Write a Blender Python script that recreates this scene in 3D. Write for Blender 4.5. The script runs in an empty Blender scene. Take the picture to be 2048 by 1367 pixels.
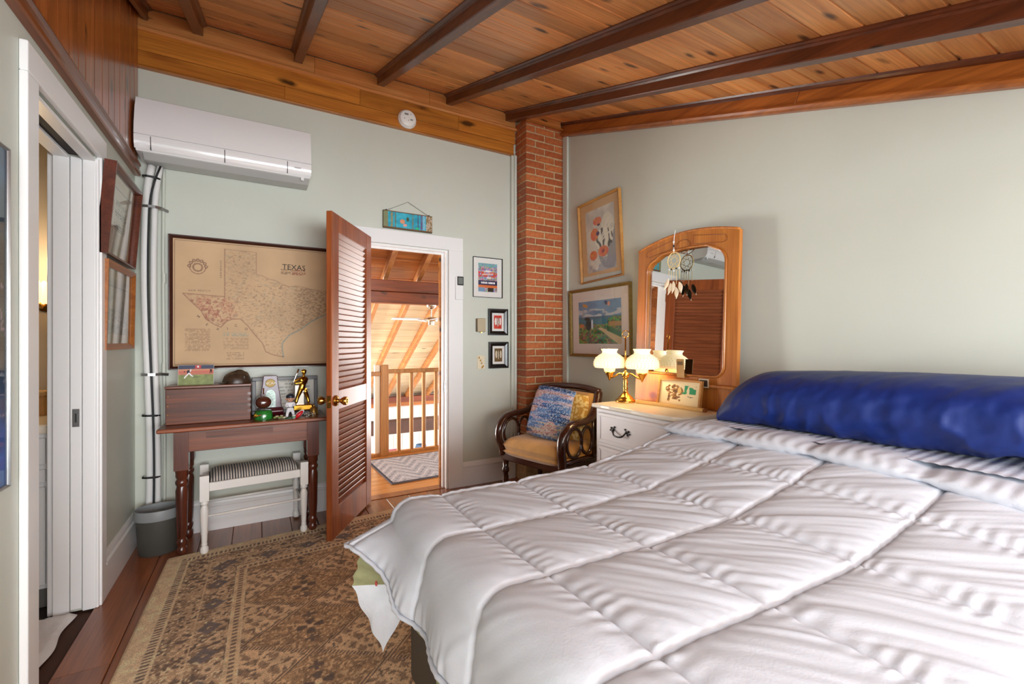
import bpy, bmesh, math, random
import numpy as np
from mathutils import Vector, Matrix
random.seed(11)
S = bpy.context.scene
COL = S.collection
PI = math.pi

# ------------------------------------------------------------------ camera
cd = bpy.data.cameras.new('camera'); cam = bpy.data.objects.new('camera', cd); COL.objects.link(cam)
cd.sensor_width = 36.0; cd.lens = 36.0 * 892.0 / 2048.0; cd.clip_start = 0.02; cd.clip_end = 100
cam.location = (0, 0, 1.21); cam.rotation_euler = (PI / 2, 0, -math.radians(29.66))
S.camera = cam

# ------------------------------------------------------------------ world, daylight, exposure
W = bpy.data.worlds.new('sky'); S.world = W; W.use_nodes = True
bg = W.node_tree.nodes['Background']; bg.inputs[0].default_value = (0.86, 0.93, 1.0, 1); bg.inputs[1].default_value = 1.6
S.view_settings.view_transform = 'Standard'; S.view_settings.look = 'None'
S.view_settings.exposure = 0.23; S.view_settings.gamma = 1.0; S.view_settings.use_curve_mapping = False
try:
    S.cycles.use_denoising = True
    S.cycles.max_bounces = 10; S.cycles.diffuse_bounces = 5; S.cycles.glossy_bounces = 4
    S.cycles.transparent_max_bounces = 12; S.cycles.sample_clamp_indirect = 6.0
    S.cycles.caustics_reflective = False; S.cycles.caustics_refractive = False
except Exception:
    pass

def area(name, loc, target, sx, sy, power, col=(1, 1, 1)):
    d = bpy.data.lights.new(name, 'AREA'); d.shape = 'RECTANGLE'; d.size = sx; d.size_y = sy; d.energy = power; d.color = col
    o = bpy.data.objects.new(name, d); COL.objects.link(o); o.location = loc
    v = Vector(target) - Vector(loc); o.rotation_euler = v.to_track_quat('-Z', 'Y').to_euler()
    return o
# daylight through the wide window in the rear wall, through the window of the right wall behind
# the camera, and through the windows left of the landing; the rest are added fill
area('daylight_rear_window', (0.9, -3.55, 1.12), (0.9, 3.0, 1.30), 2.8, 1.5, 235, (0.90, 0.96, 1.0))
area('daylight_right_window', (2.6, -1.6, 1.15), (0.4, 1.2, 1.4), 1.3, 0.8, 42, (0.93, 0.97, 1.0))
area('overhead_fill', (0.75, -1.05, 2.12), (0.85, -0.55, 0.0), 2.2, 0.9, 42, (0.88, 0.95, 1.0))  # added cool fill from above, brightens the bed and the rug
area('left_fill', (-0.86, -1.75, 1.15), (2.4, 1.6, 1.9), 1.2, 0.9, 44, (0.92, 0.97, 1.0))  # added fill from the left, lifts the right wall and its dark corner
area('daylight_landing_window', (-1.2, 6.75, 0.5), (2.0, 5.4, 0.5), 2.2, 2.2, 370, (1.0, 0.97, 0.92))
area('landing_fill', (5.2, 6.4, 0.3), (0.6, 5.6, 0.3), 2.4, 2.2, 200, (1.0, 0.98, 0.95))  # added fill from the right, brightens the landing wall and floor

# ------------------------------------------------------------------ helpers: objects
def lin(c):
    return tuple(((x / 255.0) / 12.92 if x / 255.0 <= 0.04045 else (((x / 255.0) + 0.055) / 1.055) ** 2.4) for x in c)

def tag(o, label=None, cat=None, group=None, kind=None):
    if label: o['label'] = label
    if cat: o['category'] = cat
    if group: o['group'] = group
    if kind: o['kind'] = kind
    return o

def empty(name, loc=(0, 0, 0), rz=0.0, rot=None):
    o = bpy.data.objects.new(name, None); COL.objects.link(o); o.empty_display_size = 0.05
    o.location = loc; o.rotation_euler = rot if rot else (0, 0, rz)
    return o

def thing(name, label, cat, loc=(0, 0, 0), rz=0.0, group=None, rot=None):
    return tag(empty(name, loc, rz, rot), label, cat, group)

def struct(name, parent=None):
    return tag(empty(name), kind='structure')

class MB:
    def __init__(s, M=None):
        s.v = []; s.f = []; s.M = M or Matrix.Identity(4)
    def add(s, vs, fs):
        b = len(s.v)
        s.v += [tuple(s.M @ Vector(p)) for p in vs]
        s.f += [tuple(i + b for i in f) for f in fs]
        return s
    def box(s, x0, x1, y0, y1, z0, z1):
        vs = [(x0, y0, z0), (x1, y0, z0), (x1, y1, z0), (x0, y1, z0), (x0, y0, z1), (x1, y0, z1), (x1, y1, z1), (x0, y1, z1)]
        return s.add(vs, [(0, 3, 2, 1), (4, 5, 6, 7), (0, 1, 5, 4), (1, 2, 6, 5), (2, 3, 7, 6), (3, 0, 4, 7)])
    def prism(s, poly, a0, a1, axis='x'):
        # poly in the plane of the other two axes (in cyclic order), extruded along axis
        n = len(poly)
        def P(a, p):
            return {'x': (a, p[0], p[1]), 'y': (p[0], a, p[1]), 'z': (p[0], p[1], a)}[axis]
        vs = [P(a0, p) for p in poly] + [P(a1, p) for p in poly]
        fs = [tuple(range(n))[::-1], tuple(range(n, 2 * n))]
        fs += [(i, (i + 1) % n, n + (i + 1) % n, n + i) for i in range(n)]
        return s.add(vs, fs)
    def lathe(s, prof, c=(0, 0, 0), seg=20, caps=True, sx=1.0, sy=1.0):
        vs = []; fs = []; n = len(prof)
        for r, z in prof:
            for k in range(seg):
                a = 2 * PI * k / seg
                vs.append((c[0] + sx * r * math.cos(a), c[1] + sy * r * math.sin(a), c[2] + z))
        for i in range(n - 1):
            for k in range(seg):
                k2 = (k + 1) % seg
                fs.append((i * seg + k, i * seg + k2, (i + 1) * seg + k2, (i + 1) * seg + k))
        if caps:
            fs.append(tuple(range(seg))[::-1]); fs.append(tuple((n - 1) * seg + k for k in range(seg)))
        return s.add(vs, fs)
    def tube(s, pts, r, seg=10, closed=False, sq=None):
        pts = [Vector(p) for p in pts]; n = len(pts)
        rs = r if isinstance(r, (list, tuple)) else [r] * n
        T = []
        for i in range(n):
            if closed: t = pts[(i + 1) % n] - pts[i - 1]
            else: t = pts[min(i + 1, n - 1)] - pts[max(i - 1, 0)]
            T.append(t.normalized() if t.length > 1e-9 else Vector((0, 0, 1)))
        up = Vector((0, 0, 1)) if abs(T[0].z) < 0.9 else Vector((1, 0, 0))
        nrm = T[0].cross(up).normalized(); vs = []; fs = []
        for i in range(n):
            nrm = (nrm - T[i] * nrm.dot(T[i]))
            nrm = nrm.normalized() if nrm.length > 1e-6 else T[i].orthogonal().normalized()
            b = T[i].cross(nrm)
            for k in range(seg):
                a = 2 * PI * (k + 0.5) / seg
                vs.append(tuple(pts[i] + (nrm * math.cos(a) * (sq[0] if sq else 1) + b * math.sin(a) * (sq[1] if sq else 1)) * rs[i]))
        m = n if closed else n - 1
        for i in range(m):
            j = (i + 1) % n
            for k in range(seg):
                k2 = (k + 1) % seg
                fs.append((i * seg + k, i * seg + k2, j * seg + k2, j * seg + k))
        if not closed:
            fs.append(tuple(range(seg))[::-1]); fs.append(tuple((n - 1) * seg + k for k in range(seg)))
        return s.add(vs, fs)
    def ball(s, c, rx, ry=None, rz=None, seg=16, rings=10):
        ry = ry or rx; rz = rz or rx
        vs = [(c[0], c[1], c[2] - rz)]; fs = []
        for i in range(1, rings):
            ph = -PI / 2 + PI * i / rings
            for k in range(seg):
                a = 2 * PI * k / seg
                vs.append((c[0] + rx * math.cos(ph) * math.cos(a), c[1] + ry * math.cos(ph) * math.sin(a), c[2] + rz * math.sin(ph)))
        vs.append((c[0], c[1], c[2] + rz)); last = len(vs) - 1
        for k in range(seg):
            k2 = (k + 1) % seg
            fs.append((0, 1 + k2, 1 + k)); fs.append((last, last - seg + k, last - seg + k2))
            for i in range(rings - 2):
                b = 1 + i * seg
                fs.append((b + k, b + k2, b + seg + k2, b + seg + k))
        return s.add(vs, fs)
    def grid(s, P):
        nu = len(P); nv = len(P[0])
        vs = [p for row in P for p in row]
        fs = [(i * nv + j, (i + 1) * nv + j, (i + 1) * nv + j + 1, i * nv + j + 1) for i in range(nu - 1) for j in range(nv - 1)]
        return s.add(vs, fs)
    def build(s, name, mat, parent=None, smooth=False, bevel=0.0, seg=1, recalc=True, auto=None):
        me = bpy.data.meshes.new(name); me.from_pydata(s.v, [], s.f)
        if recalc or bevel:
            bm = bmesh.new(); bm.from_mesh(me)
            if bevel:
                es = [e for e in bm.edges if len(e.link_faces) == 2 and e.calc_face_angle(0) > 0.5]
                bmesh.ops.bevel(bm, geom=es, offset=bevel, segments=seg, affect='EDGES', profile=0.5, clamp_overlap=True)
            bmesh.ops.recalc_face_normals(bm, faces=bm.faces)
            bm.to_mesh(me); bm.free()
        if smooth:
            me.polygons.foreach_set('use_smooth', [True] * len(me.polygons))
            if auto is not None:
                try: me.set_sharp_from_angle(angle=math.radians(auto))
                except Exception: pass
        if mat: me.materials.append(mat)
        o = bpy.data.objects.new(name, me); COL.objects.link(o)
        if parent: o.parent = parent
        return o

def bx(name, mat, parent, x0, x1, y0, y1, z0, z1, bevel=0.0, seg=1, smooth=False):
    return MB().box(x0, x1, y0, y1, z0, z1).build(name, mat, parent, bevel=bevel, seg=seg, smooth=smooth, auto=40 if smooth else None)

def text_mesh(name, body, size, mat, parent, loc, rot=(PI / 2, 0, 0), depth=0.0, align='CENTER'):
    cu = bpy.data.curves.new(name, 'FONT'); cu.body = body; cu.size = size; cu.align_x = align; cu.align_y = 'CENTER'
    cu.extrude = depth; cu.resolution_u = 2
    t = bpy.data.objects.new(name, cu); COL.objects.link(t)
    dg = bpy.context.evaluated_depsgraph_get(); dg.update()
    me = bpy.data.meshes.new_from_object(t.evaluated_get(dg))
    COL.objects.unlink(t); bpy.data.objects.remove(t); 
    me.name = name; me.materials.clear(); me.materials.append(mat)
    o = bpy.data.objects.new(name, me); COL.objects.link(o); o.parent = parent; o.location = loc; o.rotation_euler = rot
    return o

def skin_obj(name, pts, edges, radii, mat, parent, sub=2):
    me = bpy.data.meshes.new(name); me.from_pydata(pts, edges, [])
    o = bpy.data.objects.new(name, me); COL.objects.link(o)
    o.modifiers.new('skin', 'SKIN')
    for i, r in enumerate(radii):
        me.skin_vertices[0].data[i].radius = (r, r) if not isinstance(r, tuple) else r
    me.skin_vertices[0].data[0].use_root = True
    m = o.modifiers.new('sub', 'SUBSURF'); m.levels = sub; m.render_levels = sub
    dg = bpy.context.evaluated_depsgraph_get(); dg.update()
    me2 = bpy.data.meshes.new_from_object(o.evaluated_get(dg))
    COL.objects.unlink(o); bpy.data.objects.remove(o)
    me2.name = name; me2.polygons.foreach_set('use_smooth', [True] * len(me2.polygons))
    me2.materials.clear(); me2.materials.append(mat)
    o = bpy.data.objects.new(name, me2); COL.objects.link(o); o.parent = parent
    return o

# ------------------------------------------------------------------ helpers: materials
def newmat(name):
    m = bpy.data.materials.new(name); m.use_nodes = True
    nt = m.node_tree; b = nt.nodes['Principled BSDF']
    return m, nt, b

def paint(name, col, rough=0.5, metal=0.0, var=0.0, vscale=6.0, bump=0.0, bscale=80.0, spec=0.5, coat=0.0, sheen=0.0, emit=None, estr=0.0, trans=0.0, alpha=1.0):
    m, nt, b = newmat(name); c = lin(col)
    b.inputs['Base Color'].default_value = (*c, 1); b.inputs['Roughness'].default_value = rough
    b.inputs['Metallic'].default_value = metal; b.inputs['Specular IOR Level'].default_value = spec
    b.inputs['Coat Weight'].default_value = coat; b.inputs['Coat Roughness'].default_value = 0.1
    b.inputs['Sheen Weight'].default_value = sheen
    b.inputs['Transmission Weight'].default_value = trans; b.inputs['Alpha'].default_value = alpha
    if emit: b.inputs['Emission Color'].default_value = (*lin(emit), 1); b.inputs['Emission Strength'].default_value = estr
    tc = nt.nodes.new('ShaderNodeTexCoord')
    if var > 0:
        n = nt.nodes.new('ShaderNodeTexNoise'); n.inputs['Scale'].default_value = vscale; n.inputs['Detail'].default_value = 5
        nt.links.new(tc.outputs['Object'], n.inputs['Vector'])
        r = nt.nodes.new('ShaderNodeValToRGB')
        r.color_ramp.elements[0].position = 0.3; r.color_ramp.elements[1].position = 0.7
        r.color_ramp.elements[0].color = (*[x * (1 - var) for x in c], 1); r.color_ramp.elements[1].color = (*[min(1, x * (1 + var)) for x in c], 1)
        nt.links.new(n.outputs['Fac'], r.inputs['Fac']); nt.links.new(r.outputs['Color'], b.inputs['Base Color'])
    if bump > 0:
        n2 = nt.nodes.new('ShaderNodeTexNoise'); n2.inputs['Scale'].default_value = bscale; n2.inputs['Detail'].default_value = 3
        nt.links.new(tc.outputs['Object'], n2.inputs['Vector'])
        bp = nt.nodes.new('ShaderNodeBump'); bp.inputs['Strength'].default_value = bump; bp.inputs['Distance'].default_value = 0.004
        nt.links.new(n2.outputs['Fac'], bp.inputs['Height']); nt.links.new(bp.outputs['Normal'], b.inputs['Normal'])
    return m

def wood(name, light, dark, axis='X', along=1.1, across=13.0, rough=0.38, rand=0.22, knots=0.0, knotcol=(45, 22, 10), coat=0.0, fine=0.35, spec=0.5, kscale=(1.9, 7.5)):
    m, nt, b = newmat(name); N = nt.nodes; K = nt.links
    tc = N.new('ShaderNodeTexCoord'); oi = N.new('ShaderNodeObjectInfo')
    mul = N.new('ShaderNodeVectorMath'); mul.operation = 'MULTIPLY_ADD'
    cmb = N.new('ShaderNodeCombineXYZ')
    for i, k in enumerate((31.0, 17.0, 23.0)):
        mm = N.new('ShaderNodeMath'); mm.operation = 'MULTIPLY'; mm.inputs[1].default_value = k
        K.new(oi.outputs['Random'], mm.inputs[0]); K.new(mm.outputs[0], cmb.inputs[i])
    mul.inputs[1].default_value = (1, 1, 1)
    K.new(tc.outputs['Object'], mul.inputs[0]); K.new(cmb.outputs[0], mul.inputs[2])
    def mapped(al, ac):
        mp = N.new('ShaderNodeMapping'); sc = [ac, ac, ac]; sc['XYZ'.index(axis)] = al
        mp.inputs['Scale'].default_value = sc; K.new(mul.outputs[0], mp.inputs['Vector']); return mp
    n1 = N.new('ShaderNodeTexNoise'); n1.inputs['Scale'].default_value = 1.0; n1.inputs['Detail'].default_value = 4; n1.inputs['Distortion'].default_value = 1.2
    K.new(mapped(along, across).outputs[0], n1.inputs['Vector'])
    r1 = N.new('ShaderNodeValToRGB'); e = r1.color_ramp.elements
    e[0].position = 0.28; e[1].position = 0.68; e[0].color = (*lin(dark), 1); e[1].color = (*lin(light), 1)
    K.new(n1.outputs['Fac'], r1.inputs['Fac'])
    n2 = N.new('ShaderNodeTexNoise'); n2.inputs['Scale'].default_value = 1.0; n2.inputs['Detail'].default_value = 3
    K.new(mapped(along * 2.5, across * 9).outputs[0], n2.inputs['Vector'])
    mx = N.new('ShaderNodeMix'); mx.data_type = 'RGBA'; mx.blend_type = 'MULTIPLY'; mx.inputs['Factor'].default_value = fine
    K.new(r1.outputs['Color'], mx.inputs['A']); K.new(n2.outputs['Color'], mx.inputs['B'])
    r2 = N.new('ShaderNodeValToRGB'); r2.color_ramp.elements[0].position = 0.35; r2.color_ramp.elements[1].position = 0.6
    r2.color_ramp.elements[0].color = (0.35, 0.35, 0.35, 1)
    K.new(n2.outputs['Fac'], r2.inputs['Fac']); K.new(r2.outputs['Color'], mx.inputs['B'])
    hs = N.new('ShaderNodeHueSaturation'); K.new(mx.outputs['Result'], hs.inputs['Color'])
    va = N.new('ShaderNodeMapRange'); va.inputs['To Min'].default_value = 1 - rand; va.inputs['To Max'].default_value = 1 + rand
    K.new(oi.outputs['Random'], va.inputs['Value']); K.new(va.outputs[0], hs.inputs['Value'])
    last = hs.outputs['Color']
    if knots > 0:
        vo = N.new('ShaderNodeTexVoronoi'); vo.inputs['Scale'].default_value = 1.0
        nz = N.new('ShaderNodeTexNoise'); nz.inputs['Scale'].default_value = 9.0
        K.new(tc.outputs['Object'], nz.inputs['Vector'])
        ad = N.new('ShaderNodeVectorMath'); ad.operation = 'MULTIPLY_ADD'; ad.inputs[1].default_value = (0.25, 0.25, 0.25)
        K.new(nz.outputs['Color'], ad.inputs[0]); K.new(mapped(kscale[0], kscale[1]).outputs[0], ad.inputs[2]); K.new(ad.outputs[0], vo.inputs['Vector'])
        rk = N.new('ShaderNodeValToRGB'); rk.color_ramp.elements[0].position = knots * 0.45; rk.color_ramp.elements[1].position = knots
        rk.color_ramp.elements[0].color = (0.9, 0.9, 0.9, 1); rk.color_ramp.elements[1].color = (0, 0, 0, 1)
        K.new(vo.outputs['Distance'], rk.inputs['Fac'])
        mk = N.new('ShaderNodeMix'); mk.data_type = 'RGBA'; mk.inputs['B'].default_value = (*lin(knotcol), 1)
        K.new(rk.outputs['Color'], mk.inputs['Factor']); K.new(last, mk.inputs['A']); last = mk.outputs['Result']
    K.new(last, b.inputs['Base Color'])
    b.inputs['Roughness'].default_value = rough; b.inputs['Specular IOR Level'].default_value = spec
    b.inputs['Coat Weight'].default_value = coat; b.inputs['Coat Roughness'].default_value = 0.15
    bp = N.new('ShaderNodeBump'); bp.inputs['Strength'].default_value = 0.12; bp.inputs['Distance'].default_value = 0.002
    K.new(n2.outputs['Fac'], bp.inputs['Height']); K.new(bp.outputs['Normal'], b.inputs['Normal'])
    return m

def randmat(name, cols, rough=0.7, bump=0.4, bscale=60):
    m, nt, b = newmat(name); N = nt.nodes; K = nt.links
    oi = N.new('ShaderNodeObjectInfo'); r = N.new('ShaderNodeValToRGB'); r.color_ramp.interpolation = 'LINEAR'
    el = r.color_ramp.elements
    while len(el) < len(cols): el.new(0.5)
    for i, c in enumerate(cols):
        el[i].position = i / (len(cols) - 1); el[i].color = (*lin(c), 1)
    K.new(oi.outputs['Random'], r.inputs['Fac'])
    tc = N.new('ShaderNodeTexCoord'); n = N.new('ShaderNodeTexNoise'); n.inputs['Scale'].default_value = 28; n.inputs['Detail'].default_value = 5
    K.new(tc.outputs['Object'], n.inputs['Vector'])
    mx = N.new('ShaderNodeMix'); mx.data_type = 'RGBA'; mx.blend_type = 'MULTIPLY'; mx.inputs['Factor'].default_value = 0.45
    rr = N.new('ShaderNodeValToRGB'); rr.color_ramp.elements[0].position = 0.35; rr.color_ramp.elements[1].position = 0.6
    rr.color_ramp.elements[0].color = (0.45, 0.42, 0.4, 1)
    K.new(n.outputs['Fac'], rr.inputs['Fac']); K.new(r.outputs['Color'], mx.inputs['A']); K.new(rr.outputs['Color'], mx.inputs['B'])
    K.new(mx.outputs['Result'], b.inputs['Base Color']); b.inputs['Roughness'].default_value = rough
    n2 = N.new('ShaderNodeTexNoise'); n2.inputs['Scale'].default_value = bscale; K.new(tc.outputs['Object'], n2.inputs['Vector'])
    bp = N.new('ShaderNodeBump'); bp.inputs['Strength'].default_value = bump; bp.inputs['Distance'].default_value = 0.004
    K.new(n2.outputs['Fac'], bp.inputs['Height']); K.new(bp.outputs['Normal'], b.inputs['Normal'])
    return m

def printed(name='print_ink', rough=0.6, fuzz=0.0):
    m, nt, b = newmat(name); a = nt.nodes.new('ShaderNodeAttribute'); a.attribute_name = 'ink'
    b.inputs['Roughness'].default_value = rough; b.inputs['Specular IOR Level'].default_value = 0.3
    src = a.outputs['Color']
    if fuzz > 0:
        tc = nt.nodes.new('ShaderNodeTexCoord'); n = nt.nodes.new('ShaderNodeTexNoise'); n.inputs['Scale'].default_value = 330; n.inputs['Detail'].default_value = 2
        nt.links.new(tc.outputs['Object'], n.inputs['Vector'])
        r = nt.nodes.new('ShaderNodeValToRGB'); r.color_ramp.elements[0].position = 0.3; r.color_ramp.elements[1].position = 0.65
        r.color_ramp.elements[0].color = (1 - fuzz, 1 - fuzz, 1 - fuzz, 1)
        nt.links.new(n.outputs['Fac'], r.inputs['Fac'])
        mx = nt.nodes.new('ShaderNodeMix'); mx.data_type = 'RGBA'; mx.blend_type = 'MULTIPLY'; mx.inputs['Factor'].default_value = 1
        nt.links.new(src, mx.inputs['A']); nt.links.new(r.outputs['Color'], mx.inputs['B']); src = mx.outputs['Result']
        bp = nt.nodes.new('ShaderNodeBump'); bp.inputs['Strength'].default_value = 0.5; bp.inputs['Distance'].default_value = 0.003
        nt.links.new(n.outputs['Fac'], bp.inputs['Height']); nt.links.new(bp.outputs['Normal'], b.inputs['Normal'])
    nt.links.new(src, b.inputs['Base Color'])
    return m
M_PRINT = printed(); M_RUG = printed('woven_pile', 0.95, 0.5); M_WEAVE = printed('woven_cotton', 0.9, 0.35)

def glassy(name, amount=0.12, tint=(1, 1, 1)):
    m, nt, b = newmat(name); nt.nodes.remove(b); out = nt.nodes['Material Output']
    t = nt.nodes.new('ShaderNodeBsdfTransparent'); t.inputs[0].default_value = (*tint, 1)
    g = nt.nodes.new('ShaderNodeBsdfGlossy'); g.inputs['Roughness'].default_value = 0.03
    lw = nt.nodes.new('ShaderNodeLayerWeight'); lw.inputs[0].default_value = 0.5
    pw = nt.nodes.new('ShaderNodeMath'); pw.operation = 'POWER'; pw.inputs[1].default_value = 5.0; nt.links.new(lw.outputs['Facing'], pw.inputs[0])
    f = nt.nodes.new('ShaderNodeMath'); f.operation = 'MULTIPLY_ADD'; f.inputs[1].default_value = 0.9; f.inputs[2].default_value = 0.035; nt.links.new(pw.outputs[0], f.inputs[0])
    x = nt.nodes.new('ShaderNodeMixShader'); nt.links.new(f.outputs[0], x.inputs[0])
    nt.links.new(t.outputs[0], x.inputs[1]); nt.links.new(g.outputs[0], x.inputs[2]); nt.links.new(x.outputs[0], out.inputs[0])
    return m
M_GLASS = glassy('picture_glass')

# printed sheets: a fine grid whose vertices carry ink colours computed by func(u, v) -> (h, w, 3) in sRGB 0..255
def s2l(a):
    a = np.clip(a / 255.0, 0, 1)
    return np.where(a <= 0.04045, a / 12.92, ((a + 0.055) / 1.055) ** 2.4)

def sheet(name, parent, w, h, nx, ny, func, mat=None, loc=(0, 0, 0), rot=(0, 0, 0), pos=None):
    u = np.linspace(0, 1, nx); v = np.linspace(0, 1, ny)
    U, V = np.meshgrid(u, v)
    c = s2l(np.asarray(func(U, V), dtype=float))
    if pos is None:
        P = np.stack([(U - 0.5) * w, np.zeros_like(U), (V - 0.5) * h], -1)
    else:
        P = pos(U, V)
    me = bpy.data.meshes.new(name)
    nvt = nx * ny; me.vertices.add(nvt); me.vertices.foreach_set('co', P.reshape(-1).astype(np.float32))
    i, j = np.meshgrid(np.arange(ny - 1), np.arange(nx - 1), indexing='ij')
    a = (i * nx + j).reshape(-1); q = np.stack([a, a + 1, a + nx + 1, a + nx], -1)
    nf = len(q); me.loops.add(nf * 4); me.loops.foreach_set('vertex_index', q.reshape(-1).astype(np.int32))
    me.polygons.add(nf); me.polygons.foreach_set('loop_start', (np.arange(nf) * 4).astype(np.int32))
    me.update(calc_edges=True)
    at = me.color_attributes.new('ink', 'FLOAT_COLOR', 'POINT')
    rgba = np.concatenate([c, np.ones((ny, nx, 1))], -1).reshape(-1).astype(np.float32)
    at.data.foreach_set('color', rgba)
    me.polygons.foreach_set('use_smooth', [True] * nf)
    me.materials.append(mat or M_PRINT)
    o = bpy.data.objects.new(name, me); COL.objects.link(o); o.parent = parent; o.location = loc; o.rotation_euler = rot
    return o

def vnoise(x, y, seed=0):
    xi = np.floor(x).astype(np.int64); yi = np.floor(y).astype(np.int64); fx = x - xi; fy = y - yi
    def h(a, b):
        n = (a * 374761393 + b * 668265263 + seed * 1442695041) & 0xFFFFFFFF
        n = ((n ^ (n >> 13)) * 1274126177) & 0xFFFFFFFF
        return ((n ^ (n >> 16)) & 0xFFFF) / 65535.0
    fx = fx * fx * (3 - 2 * fx); fy = fy * fy * (3 - 2 * fy)
    return (h(xi, yi) * (1 - fx) + h(xi + 1, yi) * fx) * (1 - fy) + (h(xi, yi + 1) * (1 - fx) + h(xi + 1, yi + 1) * fx) * fy
def fbm(x, y, seed=0, o=4):
    r = 0; a = 0.5
    for k in range(o):
        r = r + a * vnoise(x * 2 ** k, y * 2 ** k, seed + k); a *= 0.5
    return r / (1 - 0.5 ** o)
def solid(U, c):
    return np.ones(U.shape + (3,)) * np.array(c, float)
def put(img, mask, c):
    m = np.clip(mask.astype(float), 0, 1)[..., None]
    return img * (1 - m) + np.array(c, float) * m
def segd(U, V, pts, ax=1.0):
    d = np.full(U.shape, 9.0)
    for (x0, y0), (x1, y1) in zip(pts[:-1], pts[1:]):
        dx = (x1 - x0) * ax; dy = y1 - y0; L = dx * dx + dy * dy + 1e-12
        t = np.clip((((U - x0) * ax) * dx + (V - y0) * dy) / L, 0, 1)
        d = np.minimum(d, np.hypot((U - x0) * ax - t * dx, V - y0 - t * dy))
    return d
def ell(U, V, cx, cy, rx, ry, rot=0.0):
    c, s = math.cos(rot), math.sin(rot); x = U - cx; y = V - cy
    return ((x * c + y * s) / rx) ** 2 + ((-x * s + y * c) / ry) ** 2 < 1

# ------------------------------------------------------------------ materials
WALL = paint('sage_wall_paint', (203, 207, 196), 0.42, var=0.015, vscale=3, bump=0.05, bscale=160, spec=0.35)
WHITE = paint('white_trim_paint', (236, 236, 236), 0.32, bump=0.03, bscale=40)
WHITE2 = paint('white_wall_paint', (232, 230, 224), 0.6)
PINE = wood('ceiling_pine', (234, 168, 102), (204, 130, 70), 'X', knots=0.20, rand=0.28, rough=0.36, coat=0.15, kscale=(3.6, 9.0), knotcol=(60, 30, 18))
PINE_L = wood('pale_frieze_pine', (214, 146, 84), (192, 120, 62), 'X', knots=0.10, rand=0.08, rough=0.35, coat=0.15)
PINE_O = wood('amber_trim_pine', (206, 132, 52), (160, 92, 34), 'X', knots=0.2, rand=0.18, rough=0.3, coat=0.25)
PINE_Y = wood('amber_trim_pine_sloped', (186, 108, 44), (140, 72, 28), 'Y', knots=0.10, rand=0.12, rough=0.3, coat=0.2)
RAFT = wood('dark_rafter_wood', (112, 56, 28), (70, 32, 18), 'Y', knots=0.08, rand=0.12, rough=0.34, coat=0.15)
PANEL = wood('red_brown_panel_wood', (172, 96, 48), (124, 60, 28), 'Z', knots=0.16, rand=0.14, rough=0.28, coat=0.3, kscale=(2.2, 6.0))
DOORW = wood('mahogany_door_wood', (172, 90, 40), (130, 60, 24), 'Z', rand=0.02, rough=0.42, coat=0.08)
SLAT = wood('mahogany_slat_wood', (160, 88, 50), (122, 60, 32), 'X', rand=0.10, rough=0.42, coat=0.1)
FLOORW = wood('oak_floor_wood', (160, 94, 52), (116, 62, 32), 'Y', along=1.4, across=16, rand=0.16, rough=0.3, coat=0.25)
HALLW = wood('honey_floor_wood', (228, 162, 88), (206, 134, 64), 'X', rand=0.08, rough=0.3, coat=0.25, knots=0.06)
DESKW = wood('dark_desk_wood', (146, 72, 30), (80, 36, 15), 'X', rand=0.06, rough=0.33, coat=0.2, fine=0.5)
DESKV = wood('dark_desk_leg_wood', (104, 48, 28), (60, 26, 16), 'Z', rand=0.05, rough=0.25, coat=0.3)
CRATE = wood('worn_crate_wood', (128, 66, 36), (68, 34, 20), 'X', rand=0.06, rough=0.45, fine=0.6, across=18)
FRAMEW = paint('dark_frame_wood', (66, 34, 24), 0.3, var=0.15, vscale=20, coat=0.2)
FRAME_R = wood('reddish_frame_wood', (110, 52, 34), (74, 34, 22), 'X', rough=0.3, coat=0.2)
FRAME_H = wood('honey_frame_wood', (176, 108, 50), (146, 82, 34), 'X', rough=0.35)
FRAME_P = wood('pale_oak_frame_wood', (206, 152, 84), (184, 126, 62), 'X', rough=0.4)
FRAME_G = paint('antique_gold_frame', (136, 112, 60), 0.35, metal=0.5, var=0.2, vscale=40)
BLACKF = paint('black_frame_lacquer', (22, 20, 20), 0.25)
MIRW = wood('mirror_frame_pine', (198, 126, 54), (162, 90, 36), 'Z', knots=0.12, knotcol=(110, 36, 18), rough=0.3, coat=0.3, kscale=(2.0, 3.4))
CHAIRW = paint('dark_carved_walnut', (58, 28, 18), 0.2, var=0.25, vscale=18, coat=0.5)
RAILW = wood('honey_rail_wood', (196, 136, 76), (166, 104, 50), 'Z', rand=0.08, rough=0.35)
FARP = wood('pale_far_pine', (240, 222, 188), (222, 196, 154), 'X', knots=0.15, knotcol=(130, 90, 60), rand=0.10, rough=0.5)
FARD = wood('amber_and_shaded_far_pine', (190, 116, 56), (148, 82, 34), 'X', knots=0.12, rand=0.15, rough=0.4)  # amber wood, also used for the dimmer upper roof boards
FARR = wood('far_rafter_pine', (196, 132, 76), (162, 98, 50), 'Y', rand=0.08, rough=0.4)
BEAMR = wood('russet_beam_wood', (148, 72, 34), (100, 44, 20), 'X', knots=0.16, rand=0.12, rough=0.35, kscale=(2.5, 4.0))
BRICK = randmat('fired_brick', [(172, 88, 44), (188, 102, 54), (162, 80, 42), (194, 110, 58), (150, 72, 40)], 0.6, 0.9, 55)
MORTAR = paint('pale_mortar', (190, 164, 126), 0.9, var=0.25, vscale=60, bump=0.8, bscale=120)
ACW = paint('glossy_white_plastic', (240, 240, 240), 0.12, coat=0.6)
ACG = paint('grey_plastic', (188, 188, 186), 0.35)
PIPEW = paint('white_pipe_wrap', (226, 226, 224), 0.5, bump=0.1, bscale=30)
BLACK = paint('black_rubber', (24, 25, 27), 0.5)
STEEL = paint('galvanised_steel', (170, 172, 174), 0.3, metal=1.0)
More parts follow.
